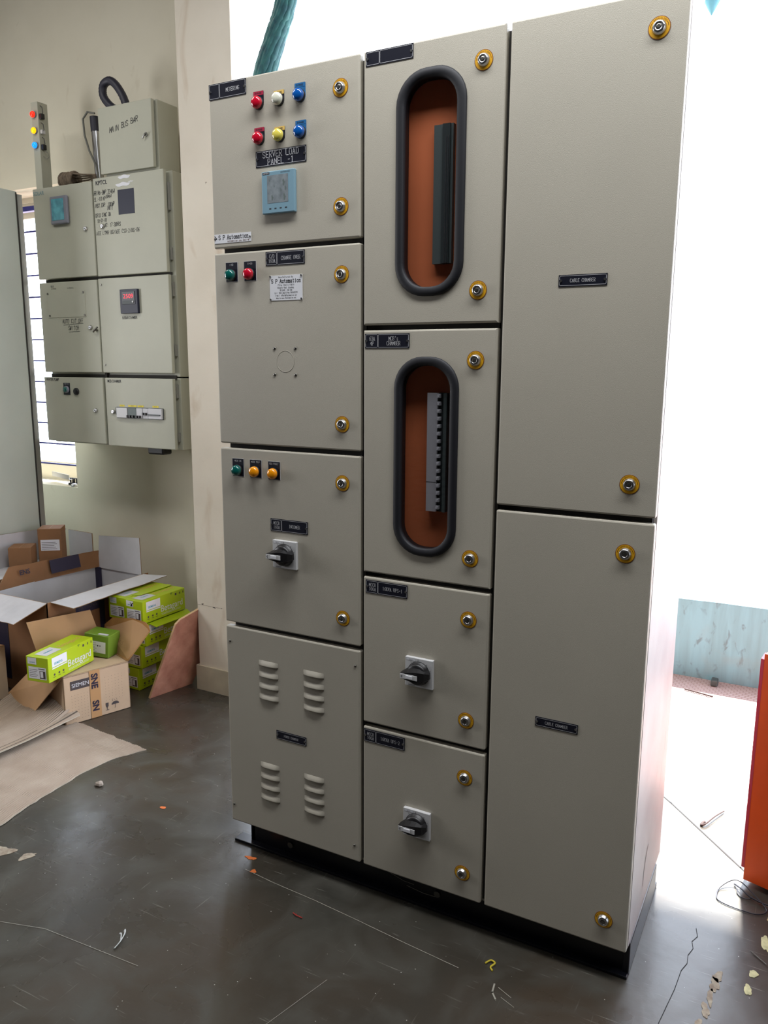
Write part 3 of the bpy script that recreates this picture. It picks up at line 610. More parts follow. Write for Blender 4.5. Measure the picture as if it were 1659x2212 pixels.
for s_, x, z, h in (('RR.No-BMP.33464', -1.461, 2.149, .0165), ('38464', -1.388, 2.130, .013), ('SL:-10 KP', -1.460, 2.123, .015), ('INST.CAP. 10KWP', -1.459, 2.097, .0155), ('[NET]', -1.385, 2.082, .014),
                    ('GRID SYNC ON', -1.457, 2.056, .015), ('18-01-18', -1.448, 2.033, .014), ('AT: 17:30HRS', -1.405, 2.012, .0155), ('AEE LTMR BG/AEE CSD-2/BG-06', -1.457, 1.981, .0145)):
    hand(q, s_, x, z, h, wide=.38 if len(s_) < 20 else .44, gap=.36 if len(s_) < 20 else .5)
for (cx, cz, l, t_) in ((-1.275, 2.1995, .07, .011), (-1.284, 2.170, .085, .0115), (-1.238, 2.178, .03, .003)):
    q.add([(cx + l / 2 * math.cos(a) * (1 + .08 * math.sin(7 * a)), cz + t_ / 2 * 1.3 * math.sin(a) * (1 + .3 * math.sin(5 * a)), .0007) for a in [i * math.tau / 24 for i in range(24)]], [tuple(range(24))], 'white_print')
q.rect(-1.317, 2.049, -1.222, 2.150, 'hole_navy', .0006); dK = hdoor(q)
q = T(bdoor(-1.854, -1.4755, 1.3765, 1.786)); q.M = fr(0, Y0, 0)
q.box((-1.803, 1.627, 0), (-1.553, 1.743, .0018), 'paint_old'); q.btext('BUS', -1.765, 1.768, .009, 'ink', .0006); q.btext('ON METER', -1.757, 1.757, .005, 'ink', .0006); q.btext('LIN READING', -1.645, 1.757, .005, 'ink', .0006)
hand(q, 'AUTO CUT OFF', -1.712, 1.609, .018, wide=.45, gap=.45); hand(q, 'SWITCH', -1.675, 1.578, .018, wide=.45, gap=.45)
q.stroke([(-1.705, 1.592), (-1.575, 1.598)], .0018, 'ink', .0006); q.stroke([(-1.672, 1.560), (-1.602, 1.562)], .0018, 'ink', .0006)
for x, z in ((-1.797, 1.735), (-1.562, 1.735), (-1.792, 1.636), (-1.56, 1.634)): q.cyl(x, z, 0, .004, .0048, 'dark_metal', 10)
dA = hdoor(q)
q = T(bdoor(-1.4665, -1.048, 1.3765, 1.789)); q.M = fr(0, Y0, 0)
q.btext('BUSBAR CHAMBER', -1.283, 1.6165, .0125, 'ink', .0006, .01, .62)
for x, z in ((-1.447, 1.763), (-1.449, 1.412)): q.cyl(x, z, 0, .003, .004, 'dark_metal', 10)
dB = hdoor(q)
q = T(bdoor(-1.866, -1.4735, 1.0495, 1.3535)); q.M = fr(0, Y0, 0); q.btext('WATER PUMP', -1.806, 1.342, .0135, 'ink', .0006, .02, .75); dW = hdoor(q)
q = T(bdoor(-1.4585, -1.049, 1.0455, 1.3535)); q.M = fr(0, Y0, 0); q.btext('MCB CHAMBER', -1.399, 1.3395, .0125, 'ink', .0006, .02, .72); dM = hdoor(q)
# solar meter window
q = MB(); q.M = fr(0, Y0, 0); q.box((-1.730, 2.035, 0), (-1.618, 2.157, .016), 'frame_grey', .008, 3); q.box((-1.716, 2.052, .012), (-1.638, 2.144, .0175), 'film_teal', .001)
q.build('meter_window', dS)['label'] = 'grey framed meter window covered in pale blue film'
# panel meter with red digits
q = MB(); q.M = fr(0, Y0, 0); q.box((-1.325, 1.6335, 0), (-1.220, 1.736, .012), 'hole_navy', .002); q.box((-1.311, 1.672, .012), (-1.234, 1.7265, .014), 'plate_black', .001)
q.btext('2509', -1.272, 1.707, .019, 'digit_red', .0145, .0, 1.15); q.box((-1.308, 1.674, .014), (-1.242, 1.688, .0145), 'slat_dark'); q.cyl(-1.246, 1.682, .014, .0165, .004, 'white_plastic', 12)
q.build('panel_meter', dB)['label'] = 'black panel meter showing red digits 2509'
# keyed locks
def keylock(dr, x, z, r=.0105):
    q = MB(); q.M = fr(x, Y0, z); q.lathe([(r, 0), (r, .004), (r * .85, .008), (r * .55, .009), (r * .5, .0085)], 'chrome', 20); q.rect(-.002, -.003, .002, .003, 'ink', .0092); q.build('lock', dr)
for d, x, z in ((dS, -1.523, 2.006), (dK, -1.418, 2.009), (dA, -1.529, 1.578), (dW, -1.527, 1.204), (dM, -1.414, 1.201)): keylock(d, x, z)
q = MB(); q.M = fr(-1.489, Y0, 1.566); q.tube([(-.014, -.008, .01), (0, 0, .016), (.016, .012, .012)], .004, 'dark_metal'); q.cyl(0, 0, 0, .014, .005, 'dark_metal', 10); q.build('latch', dA)
# water-pump buttons
q = MB(); q.M = fr(0, Y0, 0); q.box((-1.734, 1.271, 0), (-1.690, 1.327, .0012), 'plate_black'); q.text('PUMP ON', -1.712, 1.322, .005, 'engrave', serif=False, z=.0016)
q.M = fr(-1.712, Y0, 1.296); q.lathe([(.0165, 0), (.0165, .008), (.015, .01)], 'frame_grey', 20); q.lathe([(.0125, .006), (.0125, .015), (.010, .0165), (.0001, .017)], 'lens_green', 20); q.build('push_button', dW)['label'] = 'green push button on black tag'
q = MB(); q.M = fr(-1.647, Y0, 1.2885); q.lathe([(.0165, 0), (.0165, .006), (.014, .009), (.0001, .009)], 'black_plastic', 20); q.build('hole_plug', dW)
# row of breakers showing in the MCB door
q = MB(); q.M = fr(0, Y0, 0); q.box((-1.392, 1.1745, 0), (-1.109, 1.2245, .002), 'slat_dark')
q.box((-1.382, 1.177, .002), (-1.316, 1.2215, .014), 'white_plastic', .001)
q.box((-1.190, 1.177, .002), (-1.111, 1.2225, .012), 'mcb_white', .001); q.box((-1.190, 1.193, .012), (-1.118, 1.1975, .016), 'slat_dark'); q.box((-1.392, 1.1895, .002), (-1.383, 1.222, .008), 'slat_dark')
for i, (x0, x1, mt_) in enumerate(((-1.316, -1.262, 'slat_grey'), (-1.262, -1.225, 'mcb_white'), (-1.222, -1.191, 'mcb_white'))): q.box((x0, 1.177, .002), (x1 - .001, 1.2215, .011), mt_, .001)
for x0, x1 in ((-1.373, -1.343), (-1.320, -1.268), (-1.262, -1.226), (-1.173, -1.137)): q.rect(x0, 1.2265, x1, 1.2345, 'tag_bright', .0008); q.text('POINT', (x0 + x1) / 2, 1.2305, .004, 'ink', serif=False, z=.001)
row = q.build('breaker_row', dM)
for i, x in enumerate((-1.312, -1.298, -1.279, -1.256, -1.240, -1.216, -1.202)):
    q = MB(); q.M = fr(0, Y0, 0); zz = 1.1835 if i < 5 else 1.1975; q.box((x - .0045, zz - .005, .010), (x + .0045, zz + .006, .020), 'black_plastic', .001); q.build('toggle', dM)
q = MB(); q.box((-1.296, 1.03, 1.006), (-1.200, 1.09, 1.043), 'black_plastic', .008, 3); q.build('cable_gland', brd)
for x, z0, z1 in ((-1.047, 2.05, 2.16), (-1.046, 1.85, 1.90), (-1.044, 1.70, 1.76), (-1.043, 1.45, 1.5), (-1.046, 1.27, 1.33), (-1.046, 1.08, 1.12)):
    q = MB(); q.box((x - .002, .967, z0), (x + .004, .979, z1), 'alu'); q.build('hinge', brd)

bus = thing('bus_bar_box', 'small grey steel box marked MAIN BUS BAR on top of the distribution board', 'electrical box', (-1.25, 1.03, 2.212))
q = MB(); q.box((-1.402, .972, 2.208), (-1.092, 1.095, 2.488), 'paint_old', .003); q.build('enclosure', bus)
q = MB(); q.box((-1.411, .95, 2.222), (-1.104, .968, 2.488), 'paint_old', .003); q.M = fr(0, .95, 0)
for i, ch in enumerate('MAIN BUS BAR'): hand(q, ch, -1.346 + i * .0138, 2.392 + i * .0024, .021, wide=.5, t=.1)
bd = q.build('door', bus)
q = MB(); q.M = fr(-1.135, .95, 2.350); q.cyl(0, 0, 0, .008, .007, 'chrome', 14); q.tube([(-.016, -.014, .008), (0, 0, .012), (.01, .006, .010)], .003, 'chrome'); q.build('lock', bd)

# indicator post with three lit lamps
post = thing('lamp_post', 'narrow grey post with red, amber and blue lit lamps above the SOLAR door', 'indicator post', (-1.85, 1.03, 2.206))
q = MB(); q.box((-1.882, .995, 2.206), (-1.838, 1.05, 2.590), 'paint_old', .002); q.build('channel', post)
for z, mt_, nm in ((2.535, 'glow_red', 'red'), (2.466, 'glow_amber', 'amber'), (2.403, 'glow_blue', 'blue')):
    q = MB(); q.M = fr(-1.862, .995, z); q.lathe([(.0145, 0), (.0145, .006), (.013, .007)], 'frame_grey', 20); q.lathe([(.0135, .005), (.0135, .012), (.010, .0165), (.0001, .018)], mt_, 20); o = q.build('lamp', post); o['label'] = nm + ' lit lamp'
q = MB()
for z in (2.535, 2.403): q.box((-1.838, 1.0, z - .02), (-1.822, 1.02, z + .004), 'black_plastic', .003)
q.box((-1.838, 1.0, 2.452), (-1.824, 1.02, 2.47), 'white_plastic', .003)
for z in (2.555, 2.482, 2.42): q.tube([(-1.838, 1.01, z + .02), (-1.826, 1.01, z + .012), (-1.822, 1.01, z - .01), (-1.826, 1.01, z - .02)], .0015, 'cable_black')
q.tube([(-1.83, 1.01, 2.383), (-1.805, 1.01, 2.365), (-1.80, 1.01, 2.350), (-1.815, 1.01, 2.342), (-1.836, 1.01, 2.357)], .0012, 'cable_grey'); q.build('wiring', post)

# coil of rope, pipe, conduit
q = MB()
for k in range(9):
    x = -1.765 + k * .009; r = .034 + random.uniform(-.004, .003)
    q.tube([(x + random.uniform(-.003, .003), 1.06 + r * .9 * math.cos(a), 2.249 + r * math.sin(a)) for a in [i * math.tau / 20 for i in range(20)]], .006, 'rope', 7, closed=True)
for k in range(5): q.tube([(-1.70, 1.04 + .012 * k, 2.275 - .010 * k), (-1.62, 1.04 + .01 * k, 2.262 - .006 * k), (-1.55, 1.05, 2.256 - .004 * k)], .0035, 'rope', 6)
tag(q.build('rope_coil', origin=(-1.73, 1.06, 2.206)), 'coil of brown rope lying on top of the distribution board', 'rope')
pp = thing('pipe', 'shiny silver pipe with a black sleeve standing beside the MAIN BUS BAR box', 'pipe', (-1.59, 1.12, 2.206))
q = MB(); q.tube([(-1.600, 1.12, 2.206), (-1.606, 1.12, 2.33), (-1.612, 1.12, 2.47)], .0195, 'chrome', 16); q.build('tube', pp)
q = MB(); q.tube([(-1.611, 1.12, 2.462), (-1.614, 1.12, 2.525)], .0215, 'conduit', 16); q.build('sleeve', pp)
q = MB(); q.tube([(-1.585, 1.095, 2.53), (-1.625, 1.09, 2.54), (-1.645, 1.08, 2.51), (-1.64, 1.08, 2.44), (-1.615, 1.08, 2.37), (-1.575, 1.08, 2.30), (-1.56, 1.08, 2.215)], .0045, 'cable_grey')
tag(q.build('cable', origin=(-1.6, 1.09, 2.21)), 'thin grey cable looped over the black sleeved pipe', 'cable')
def smooth(pts, n=8, closed=False):
    P = [Vector(p) for p in pts]; out = []; N = len(P)
    for i in range(N if closed else N - 1):
        a, b_, c, d = (P[(i - 1) % N] if closed or i else P[0]), P[i], P[(i + 1) % N], (P[(i + 2) % N] if closed or i + 2 < N else P[-1])
        for k in range(n):
            t = k / n; out.append(.5 * ((2 * b_) + (c - a) * t + (2 * a - 5 * b_ + 4 * c - d) * t * t + (3 * b_ - a - 3 * c + d) * t ** 3))
    if not closed: out.append(P[-1])
    return out
pth = smooth([(-1.365, 1.03, 2.492), (-1.415, 1.03, 2.52), (-1.455, 1.03, 2.565), (-1.452, 1.03, 2.608), (-1.415, 1.03, 2.622), (-1.378, 1.03, 2.600), (-1.34, 1.03, 2.55), (-1.315, 1.03, 2.492)], 8)
q = MB(); q.tube(pth, [.0165 + .0012 * (i % 2) for i in range(len(pth))], 'conduit', 12)
tag(q.build('flexible_conduit', origin=(-1.38, 1.03, 2.49)), 'black corrugated conduit looping up from the MAIN BUS BAR box', 'conduit')

# things on the window sill
q = MB(); M0 = frame((-2.27, 1.285, .807), (1, -.30, -.0), (0, 0, 1)); q.M = M0
q.box((0, 0, 0), (.215, .026, .002), 'alu'); q.box((0, 0, -.028), (.215, .0015, .002), 'alu'); 
tag(q.build('metal_angle', origin=(-2.16, 1.24, .777)), 'short bare metal angle lying on the window sill', 'metal angle')
for k in range(3):
    q = MB(); x = -2.078 + .029 * k; q.box((x - .012, 1.235, .7755), (x + .012, 1.265, .789), 'black_plastic', .002); q.tube([(x - .009, 1.25, .786), (x - .009, 1.25, .812), (x + .009, 1.25, .812), (x + .009, 1.25, .786)], .0045, 'black_plastic', 8)
    tag(q.build('cable_clip', origin=(x, 1.25, .7755)), 'one of three black plastic clips on the window sill', 'clip', 'black clips on the window sill')
q = MB(); q.M = Matrix.Translation((-2.022, 1.218, .7755)); q.lathe([(.016, 0), (.019, .006), (.014, .014), (.0001, .017)], 'alu', 16)
tag(q.build('round_weight', origin=(-2.022, 1.218, .7755)), 'small round metal piece on the sill in front of the black clips', 'metal piece')

# ================================================================ GREY CUPBOARD at the left edge
cup = thing('steel_cupboard', 'tall pale grey-green steel cupboard at the left edge in front of the window', 'cupboard', (-2.3, .5, 0))
q = MB(); q.box((-2.78, .50, .01), (-1.902, .90, 2.19), 'steel_grey', .003); q.build('body', cup)
q = MB(); q.box((-1.902, .8995, .01), (-1.8985, .925, 2.178), 'alu'); q.box((-1.91, .893, .02), (-1.8995, .899, 2.185), 'seam'); q.build('edge_strip', cup)

# ================================================================ CARTONS
def sheet(q, pts, t, mo, mi_, me_='kraft_edge'):
    """cardboard sheet: polygon pts (planar), thickness t behind, front material mo, back material mi_"""
    P = [Vector(p) for p in pts]; n = (P[1] - P[0]).cross(P[2] - P[0]).normalized() * t; N = len(P)
    q.add(P, [tuple(range(N))], mo); q.add([p - n for p in P], [tuple(range(N - 1, -1, -1))], mi_)
    q.add(P + [p - n for p in P], [(i, N + i, N + (i + 1) % N, (i + 1) % N) for i in range(N)], me_)
def ragged(a, b, n, amp, nrm=(0, 0, 1)):
    a, b, nr = Vector(a), Vector(b), Vector(nrm); return [a.lerp(b, i / n) + nr * random.uniform(-amp, amp) * (0 if i in (0, n) else 1) for i in range(n + 1)]

def strip(q, A, B, t, mo, mi_, me_='kraft_edge'):
    A = [Vector(p) for p in A]; B = [Vector(p) for p in B]; n = (A[-1] - A[0]).cross(B[0] - A[0]).normalized() * t; N = len(A)
    q.add(A + B, [(i, i + 1, N + i + 1, N + i) for i in range(N - 1)], mo)
    q.add([p - n for p in A + B], [(N + i, N + i + 1, i + 1, i) for i in range(N - 1)], mi_)
    loop = A + B[::-1]; M = len(loop); q.add(loop + [p - n for p in loop], [(i, M + i, M + (i + 1) % M, (i + 1) % M) for i in range(M)], me_)
def lerp_line(a, b, n): a, b = Vector(a), Vector(b); return [a.lerp(b, i / n) for i in range(n + 1)]
# big open carton with white lining
big = thing('carton', 'large open cardboard carton with white lining and spread flaps, beside the green boxes', 'cardboard carton', (-1.5, .75, 0))
zt = .432; a0, a1, b0, b1 = -1.68, -1.34, .462, 1.04
q = MB()
sheet(q, [(a1, b0, .002), (a1, b1, .002), (a1, b1, zt), (a1, b0, zt)], .004, 'kraft_dark', 'carton_white')
sheet(q, [(a0, b0, .002), (a1, b0, .002), (a1, b0, zt), (a0, b0, zt)], .004, 'kraft_dark', 'carton_white')
sheet(q, [(a0, b1, .002), (a0, b0, .002), (a0, b0, zt), (a0, b1, zt)], .004, 'kraft_dark', 'carton_white')
sheet(q, [(a1, b1, .002), (a0, b1, .002), (a0, b1, zt - .01), (a1, b1, zt - .01)], .004, 'kraft_dark', 'carton_white')
q.box((a0, b0, .001), (a1, b1, .004), 'kraft_dark'); q.box((a0 + .004, 1.018, .05), (a0 + .03, 1.034, zt - .01), 'print_navy')
q.M = frame((a1 + .0006, 0, 0), (0, 1, 0), (0, 0, 1)); q.rect(.605, .34, .735, .40, 'print_navy', .0004); q.btext('SIEMENS', .67, .368, .02, 'print_grey', .0008); q.rect(.735, .01, .765, .432, 'print_navy', .0004)
q.M = frame((0, b0 - .0006, 0), (1, 0, 0), (0, 0, 1)); q.rect(-1.67, .05, -1.60, .40, 'print_navy', .0004)
q.build('walls', big)
q = MB(); strip(q, ragged((-1.225, .50, .419), (-1.235, 1.055, .428), 14, .002), lerp_line((a1, b0 + .02, zt), (a1, b1 - .03, zt), 14), .003, 'carton_white', 'kraft'); q.build('flap', big)['label'] = 'white lined flap folded out to the right'
q = MB(); strip(q, ragged((-1.62, .30, .395), (-1.375, .325, .375), 8, .002), lerp_line((a0, b0, zt), (a1, b0, zt), 8), .003, 'carton_white', 'kraft'); q.build('flap', big)['label'] = 'white lined flap folded out to the front'
q = MB(); strip(q, lerp_line((a0 - .005, b0 + .02, zt), (-1.655, 1.09, .424), 14), ragged((-1.70, .56, .520), (-1.66, 1.085, .505), 14, .002), .004, 'kraft_dark', 'carton_white')
q.M = frame((-1.6775, .45, .44), (.04, .6, 0), (-.02, -.01, .085)); q.btext('ENS', .17, .050, .022, 'print_navy', .003, .03); q.rect(.30, .012, .46, .075, 'print_navy', .003); q.build('flap', big)['label'] = 'brown printed flap standing up on the left'
q = MB(); sheet(q, [(-1.665, 1.03, .42), (-1.375, 1.03, .418), (-1.383, 1.035, .598), (-1.655, 1.035, .582)], .004, 'carton_white', 'kraft'); q.build('flap', big)['label'] = 'white lined flap standing up at the back'

# second white-lined carton behind
rear = thing('carton', 'white-lined cardboard carton behind the large open one, carrying two small brown boxes', 'cardboard carton', (-1.78, .75, 0))
q = MB(); q.box((-1.885, .43, .002), (-1.712, .98, .47), 'kraft_dark', .002); q.rect(-1.885, .43, -1.712, .98, 'carton_white', .4706); q.build('body', rear)
q = MB(); sheet(q, [(-1.884, .44, .47), (-1.884, .95, .47), (-1.880, 1.03, .595), (-1.878, .86, .620), (-1.878, .60, .634), (-1.878, .44, .64)], .004, 'carton_white', 'kraft'); q.build('flap', rear)
q = MB(); sheet(q, [(-1.89, 1.05, .40), (-1.722, 1.05, .40), (-1.722, 1.05, .583), (-1.89, 1.05, .586)], .006, 'carton_white', 'kraft'); q.build('flap', rear)
def smallbox(cx, cy, z0, sx, sy, h, ang, label, lab=False):
    q = MB(); q.M = Matrix.Translation((cx, cy, z0)) @ Matrix.Rotation(ang, 4, 'Z')
    q.box((-sx / 2, -sy / 2, 0), (sx / 2, sy / 2, h), 'kraft_dark', .002); q.rect(-.0008, -sy / 2, .0008, sy / 2, 'kraft', h + .0004)
    if lab:
        q.M = q.M @ frame((0, -sy / 2 - .0004, 0), (1, 0, 0), (0, 0, 1)); q.rect(-sx / 2 + .012, h * .40, sx / 2 - .008, h * .70, 'white_print', .0003)
        for i in range(5): q.rect(-sx / 2 + .016, h * .44 + i * .008, sx / 2 - .02 - .006 * (i % 3), h * .44 + i * .008 + .002, 'print_grey', .0005)
    return tag(q.build('small_box', origin=(cx, cy, z0)), label, 'box', 'small brown boxes on the rear carton')
smallbox(-1.765, .85, .472, .105, .100, .175, math.radians(38), 'taller small brown box with a white label on the rear white-lined carton', True)
smallbox(-1.806, .715, .472, .10, .10, .105, math.radians(38), 'shorter small brown box left of the taller one on the rear carton')

# kraft carton with dots
P1 = Vector((-1.096, .319, 0)); P2 = Vector((-1.008, .576, 0)); nn = Vector((-.946, .324, 0)); Wd = .24; H = .204; up = Vector((0, 0, 1))
P3, P4 = P2 + nn * Wd, P1 + nn * Wd
kc = thing('carton', 'kraft carton marked SIEMENS with brown tape, open flaps, under the tilted lime green box', 'cardboard carton', (P1 + P3) / 2)
q = MB()
for a_, b_ in ((P1, P2), (P2, P3), (P3, P4), (P4, P1)): sheet(q, [a_ + up * .002, b_ + up * .002, b_ + up * H, a_ + up * H], .004, 'kraft_pale', 'kraft_inner')
e1, e2, e3, e4 = [p + up * (H - .002) for p in (P1, P2, P3, P4)]
sheet(q, [e1, e2, e3, e4], .003, 'kraft_pale', 'kraft_inner')
L_ = (P2 - P1).length; q.M = frame(P1, P2 - P1, up) @ Matrix.Translation((0, 0, .0008))
q.rect(.028, H - .062, .112, H - .025, 'print_grey', .0003); q.btext('SIEMEN', .068, H - .0435, .0165, 'white_print', .0006, .0, .95)
q.rect(.105, .002, .148, H, 'tape', .0008)
Mq = q.M.copy(); q.M = Mq @ Matrix.Translation((.126, 0, .0010)) @ Matrix.Rotation(-math.pi / 2, 4, 'Z')
q.btext('SN', -.052, 0, .026, 'print_navy', .0004, .06, 1.0); q.btext('SNE', -.158, 0, .026, 'print_navy', .0004, .06, 1.0); q.M = Mq
for i in range(13):
    for j in range(9):
        x = .030 + j * .0125; z = .018 + i * .0125
        if z < H - .075 and x < .10: q.rect(x, z, x + .0014, z + .0018, 'print_grey', .0004)
for i in range(9):
    for j in range(6):
        x = .168 + j * .014; z = .06 + i * .0125
        if x < .25 and z < H - .03: q.rect(x, z, x + .0014, z + .0018, 'print_grey', .0004)
q.prism([(.166, .050), (.178, .050), (.177, .034), (.172, .030), (.167, .034)], .0001, .0005, 'print_grey'); q.rect(.1712, .020, .1728, .032, 'print_grey', .0005); q.rect(.165, .018, .179, .020, 'print_grey', .0005)
q.add([(.206 + .016 * math.cos(a), .036 + .013 * math.sin(a), .0005) for a in [i * math.pi / 12 for i in range(13)]], [tuple(range(13))], 'print_grey'); q.stroke([(.206, .04), (.206, .022), (.203, .020)], .0014, 'print_grey', .0005)
for i in range(3): q.stroke([(.196 + i * .009, .053), (.194 + i * .009, .058)], .0012, 'print_grey', .0005)
q.build('walls', kc)
q = MB(); sheet(q, [P2 + up * H, (-.960, .66, .318), (-.975, .667, .335), (-.997, .67, .348), (-1.07, .67, .352), (-1.187, .67, .338), (-1.24, .67, .298), P3 + up * H], .003, 'kraft_inner', 'kraft')
fz = frame((-1.05, .645, .29), (1, -.02, 0), (0, .35, 1)); q.M = frame((-1.10, .622, .262), P2 - P3, Vector((-.0, .07, .14))) @ Matrix.Translation((0, 0, .012)); q.text('BSVM 4415', .0, 0, .014, 'kraft_dark', serif=False, z=0, hand=.05, t=.1)
q.build('flap', kc)['label'] = 'brown flap standing at the back with faint handwriting'
q = MB(); sheet(q, [P3 + up * H, (-1.262, .615, .376), (-1.342, .36, .379), P4 + up * H][::-1], .003, 'kraft', 'kraft'); q.build('flap', kc)['label'] = 'kraft flap standing upright on the left'
q = MB(); sheet(q, [P1 + up * H, P4 + up * H, (-1.475, .35, .05), (-1.242, .282, .03)][::-1], .003, 'kraft_inner', 'kraft'); q.build('flap', kc)['label'] = 'brown flap hanging down at the front'

# lime boxes
def limebox(L=.262, Wb=.103, Hb=.1, dull=False, simple=False):
    """length along +y from y=0 (end face) to L, width along x centred, base z=0; returns MB in local coordinates"""
    q = MB(); q.box((-Wb / 2, 0, 0), (Wb / 2, L, Hb), 'lime', .0015, 1)
    M0 = q.M.copy()
    q.M = frame((0, -.0004, 0), (1, 0, 0), (0, 0, 1))       # end face
    q.rect(-Wb * .42, Hb * .70, -Wb * .02, Hb * .96, 'white_print', .0003); q.btext('SIEMENS', -Wb * .21, Hb * .78, .005, 'siemens_teal', .0006)
    q.rect(-Wb * .40, Hb * .12, Wb * .40, Hb * .60, 'white_print', .0003); q.rect(Wb * .10, Hb * .15, Wb * .36, Hb * .46, 'print_grey', .0005); q.rect(Wb * .13, Hb * .20, Wb * .26, Hb * .44, 'white_print', .0007)
    for i in range(5): q.rect(-Wb * .36, Hb * (.48 - .07 * i), Wb * (.02 - .05 * (i % 3)), Hb * (.48 - .07 * i) + .0016, 'print_grey', .0005)
    q.rect(Wb * .05, Hb * .52, Wb * .34, Hb * .55, 'ink', .0005)
    q.M = frame((Wb / 2 + .0004, 0, 0), (0, 1, 0), (0, 0, 1))  # right side
    q.rect(L * .08, Hb * .56, L * .40, Hb * .93, 'white_print', .0003); q.rect(L * .08, Hb * .48, L * .40, Hb * .53, 'white_print', .0003); q.btext('SIEMENS', L * .21, Hb * .68, .009, 'siemens_teal', .0006, .02)
    q.btext('Betagard', L * .67, Hb * .42, .030, 'white_print', .0006, .0, .95)
    for i, (cx) in enumerate((.12, .22, .31)): q.lathe([(.0045, .0001), (.0045, .0004)], 'print_grey', 12, (L * cx, Hb * .25)); q.rect(L * cx - .007, Hb * .14, L * cx + .007, Hb * .16, 'print_grey', .0005)
    for cx in (.76, .78, .87, .95): q.rect(L * cx - .002, Hb * .80, L * cx + .003, Hb * .90, 'print_grey', .0005)
    q.prism([(L * .64, Hb * .985), (L * .70, Hb * .985), (L * .66, Hb * .88)], .0001, .0006, 'green_box')
    for i in range(2): q.rect(L * .42, Hb * (.13 + .05 * i), L * .88, Hb * (.13 + .05 * i) + .001, 'white_print', .0005)
    q.M = frame((0, 0, Hb + .0004), (0, 1, 0), (-1, 0, 0))     # top
    q.rect(L * .08, -Wb * .28, L * .40, Wb * .28, 'carton_white', .0003); q.btext('SIEMENS', L * .24, 0, .009, 'siemens_teal', .0006, .02); q.btext('Betagard', L * .68, 0, .026, 'tag_yellow', .0006, .0, .95)
    q.M = M0; return q
LB = limebox().build('lime_green_box'); LBmesh = LB.data
def put_lime(loc, rz, label, group=None, rx=0, first=[True]):
    if first[0]: o = LB; first[0] = False
    else: o = LB.copy(); C.objects.link(o)
    o.location = loc; o.rotation_euler = (rx, 0, rz); tag(o, label, 'box', group); return o
put_lime((-1.1345, .2395, .2085), math.atan2(.045, .253), 'lime green box marked Betagard lying tilted outwards on the kraft SIEMENS carton')
G_ = 'stacked lime green boxes'
rows = ((-1.100, .718, .001), (-1.082, .722, .104), (-1.062, .735, .206))
nm = ('bottom row of the green stack', 'second row up of the green stack', 'row just under the top pair')
for (xr, yf, z), n_ in zip(rows, nm):
    put_lime((xr - .0515, yf, z), 0, 'right-hand lime green box in the %s' % n_, G_)
    put_lime((xr - .156, yf + .006, z), 0, 'left-hand lime green box in the %s' % n_, G_)
o = put_lime((-1.1115, .720, .3115), 0, 'right-hand lime green box of the top pair, with a scribbled label', G_)
o2 = put_lime((-1.216, .724, .3115), 0, 'left-hand lime green box of the top pair, lid flap lifted', G_)
q = MB(); sheet(q, [(.05, .04, .1005), (.05, .262, .1005), (.085, .25, .103), (.082, .06, .103)], .0012, 'lime', 'lime', 'lime'); fl = q.build('lid_flap'); fl.parent = o2
q = MB(); sheet(q, [(.0515, .02, .0995), (.085, .03, .086), (.088, .25, .086), (.0515, .262, .0995)], .0012, 'lime', 'lime', 'lime'); fl = q.build('lid_flap')
for o_ in list(C.objects):
    if o_.get('label') == 'right-hand lime green box in the row just under the top pair': fl.parent = o_
q = MB(); q.M = frame((0, -.0012, 0), (1, 0, 0), (0, 0, 1)); q.stroke([(-.018, .088), (-.008, .075), (-.016, .074), (-.004, .088), (-.012, .08)], .003, 'ink', .0004); sc_ = q.build('scribble'); sc_.parent = o
# small green box
q = MB(); q.M = frame((-1.212, .528, .2085), (.118, .028, 0), (-.028, .118, 0)); q.M = q.M @ Matrix.Rotation(math.radians(4), 4, 'Y'); q.box((0, 0, .004), (.115, .085, .10), 'green_box', .002, 1)
M1 = q.M.copy(); q.M = M1 @ frame((0, -.0005, 0), (1, 0, 0), (0, 0, 1)); q.rect(.004, .022, .102, .072, 'white_print', .0003); q.btext('Type: 5SU1354', .04, .064, .004, 'ink', .0005)
for i in range(5): q.rect(.01, .054 - i * .007, .06 - .008 * (i % 2), .0555 - i * .007, 'print_grey', .0005)
q.rect(.062, .05, .068, .056, 'ink', .0005); q.rect(.074, .05, .078, .056, 'print_grey', .0005)
q.M = M1 @ frame((0, 0, .1005), (1, 0, 0), (0, 1, 0)); q.rect(.06, .006, .105, .022, 'carton_white', .0003); q.M = M1 @ frame((-.0005, .085, 0), (0, -1, 0), (0, 0, 1)); q.rect(.01, .065, .035, .095, 'carton_white', .0003)
tag(q.build('green_box', origin=(-1.15, .57, .21)), 'small darker green box with a white label behind the tilted lime box', 'box')

# carton at the left edge
q = MB(); q.box((-1.86, .14, .001), (-1.548, .40, .235), 'kraft', .003); q.M = frame((-1.5476, 0, 0), (0, 1, 0), (0, 0, 1)); q.rect(.27, .002, .40, .233, 'kraft_pale', .0003)
q.M = frame((-1.5472, .345, 0), (0, 1, 0), (0, 0, 1)) @ Matrix.Rotation(-math.pi / 2, 4, 'Z'); q.btext('SNE', -.17, 0, .03, 'print_navy', .0004, .06); q.btext('SN', -.07, 0, .03, 'print_navy', .0004, .06)
tag(q.build('carton', origin=(-1.7, .28, 0)), 'closed brown carton with dark lettering at the left edge, in shadow', 'cardboard carton')

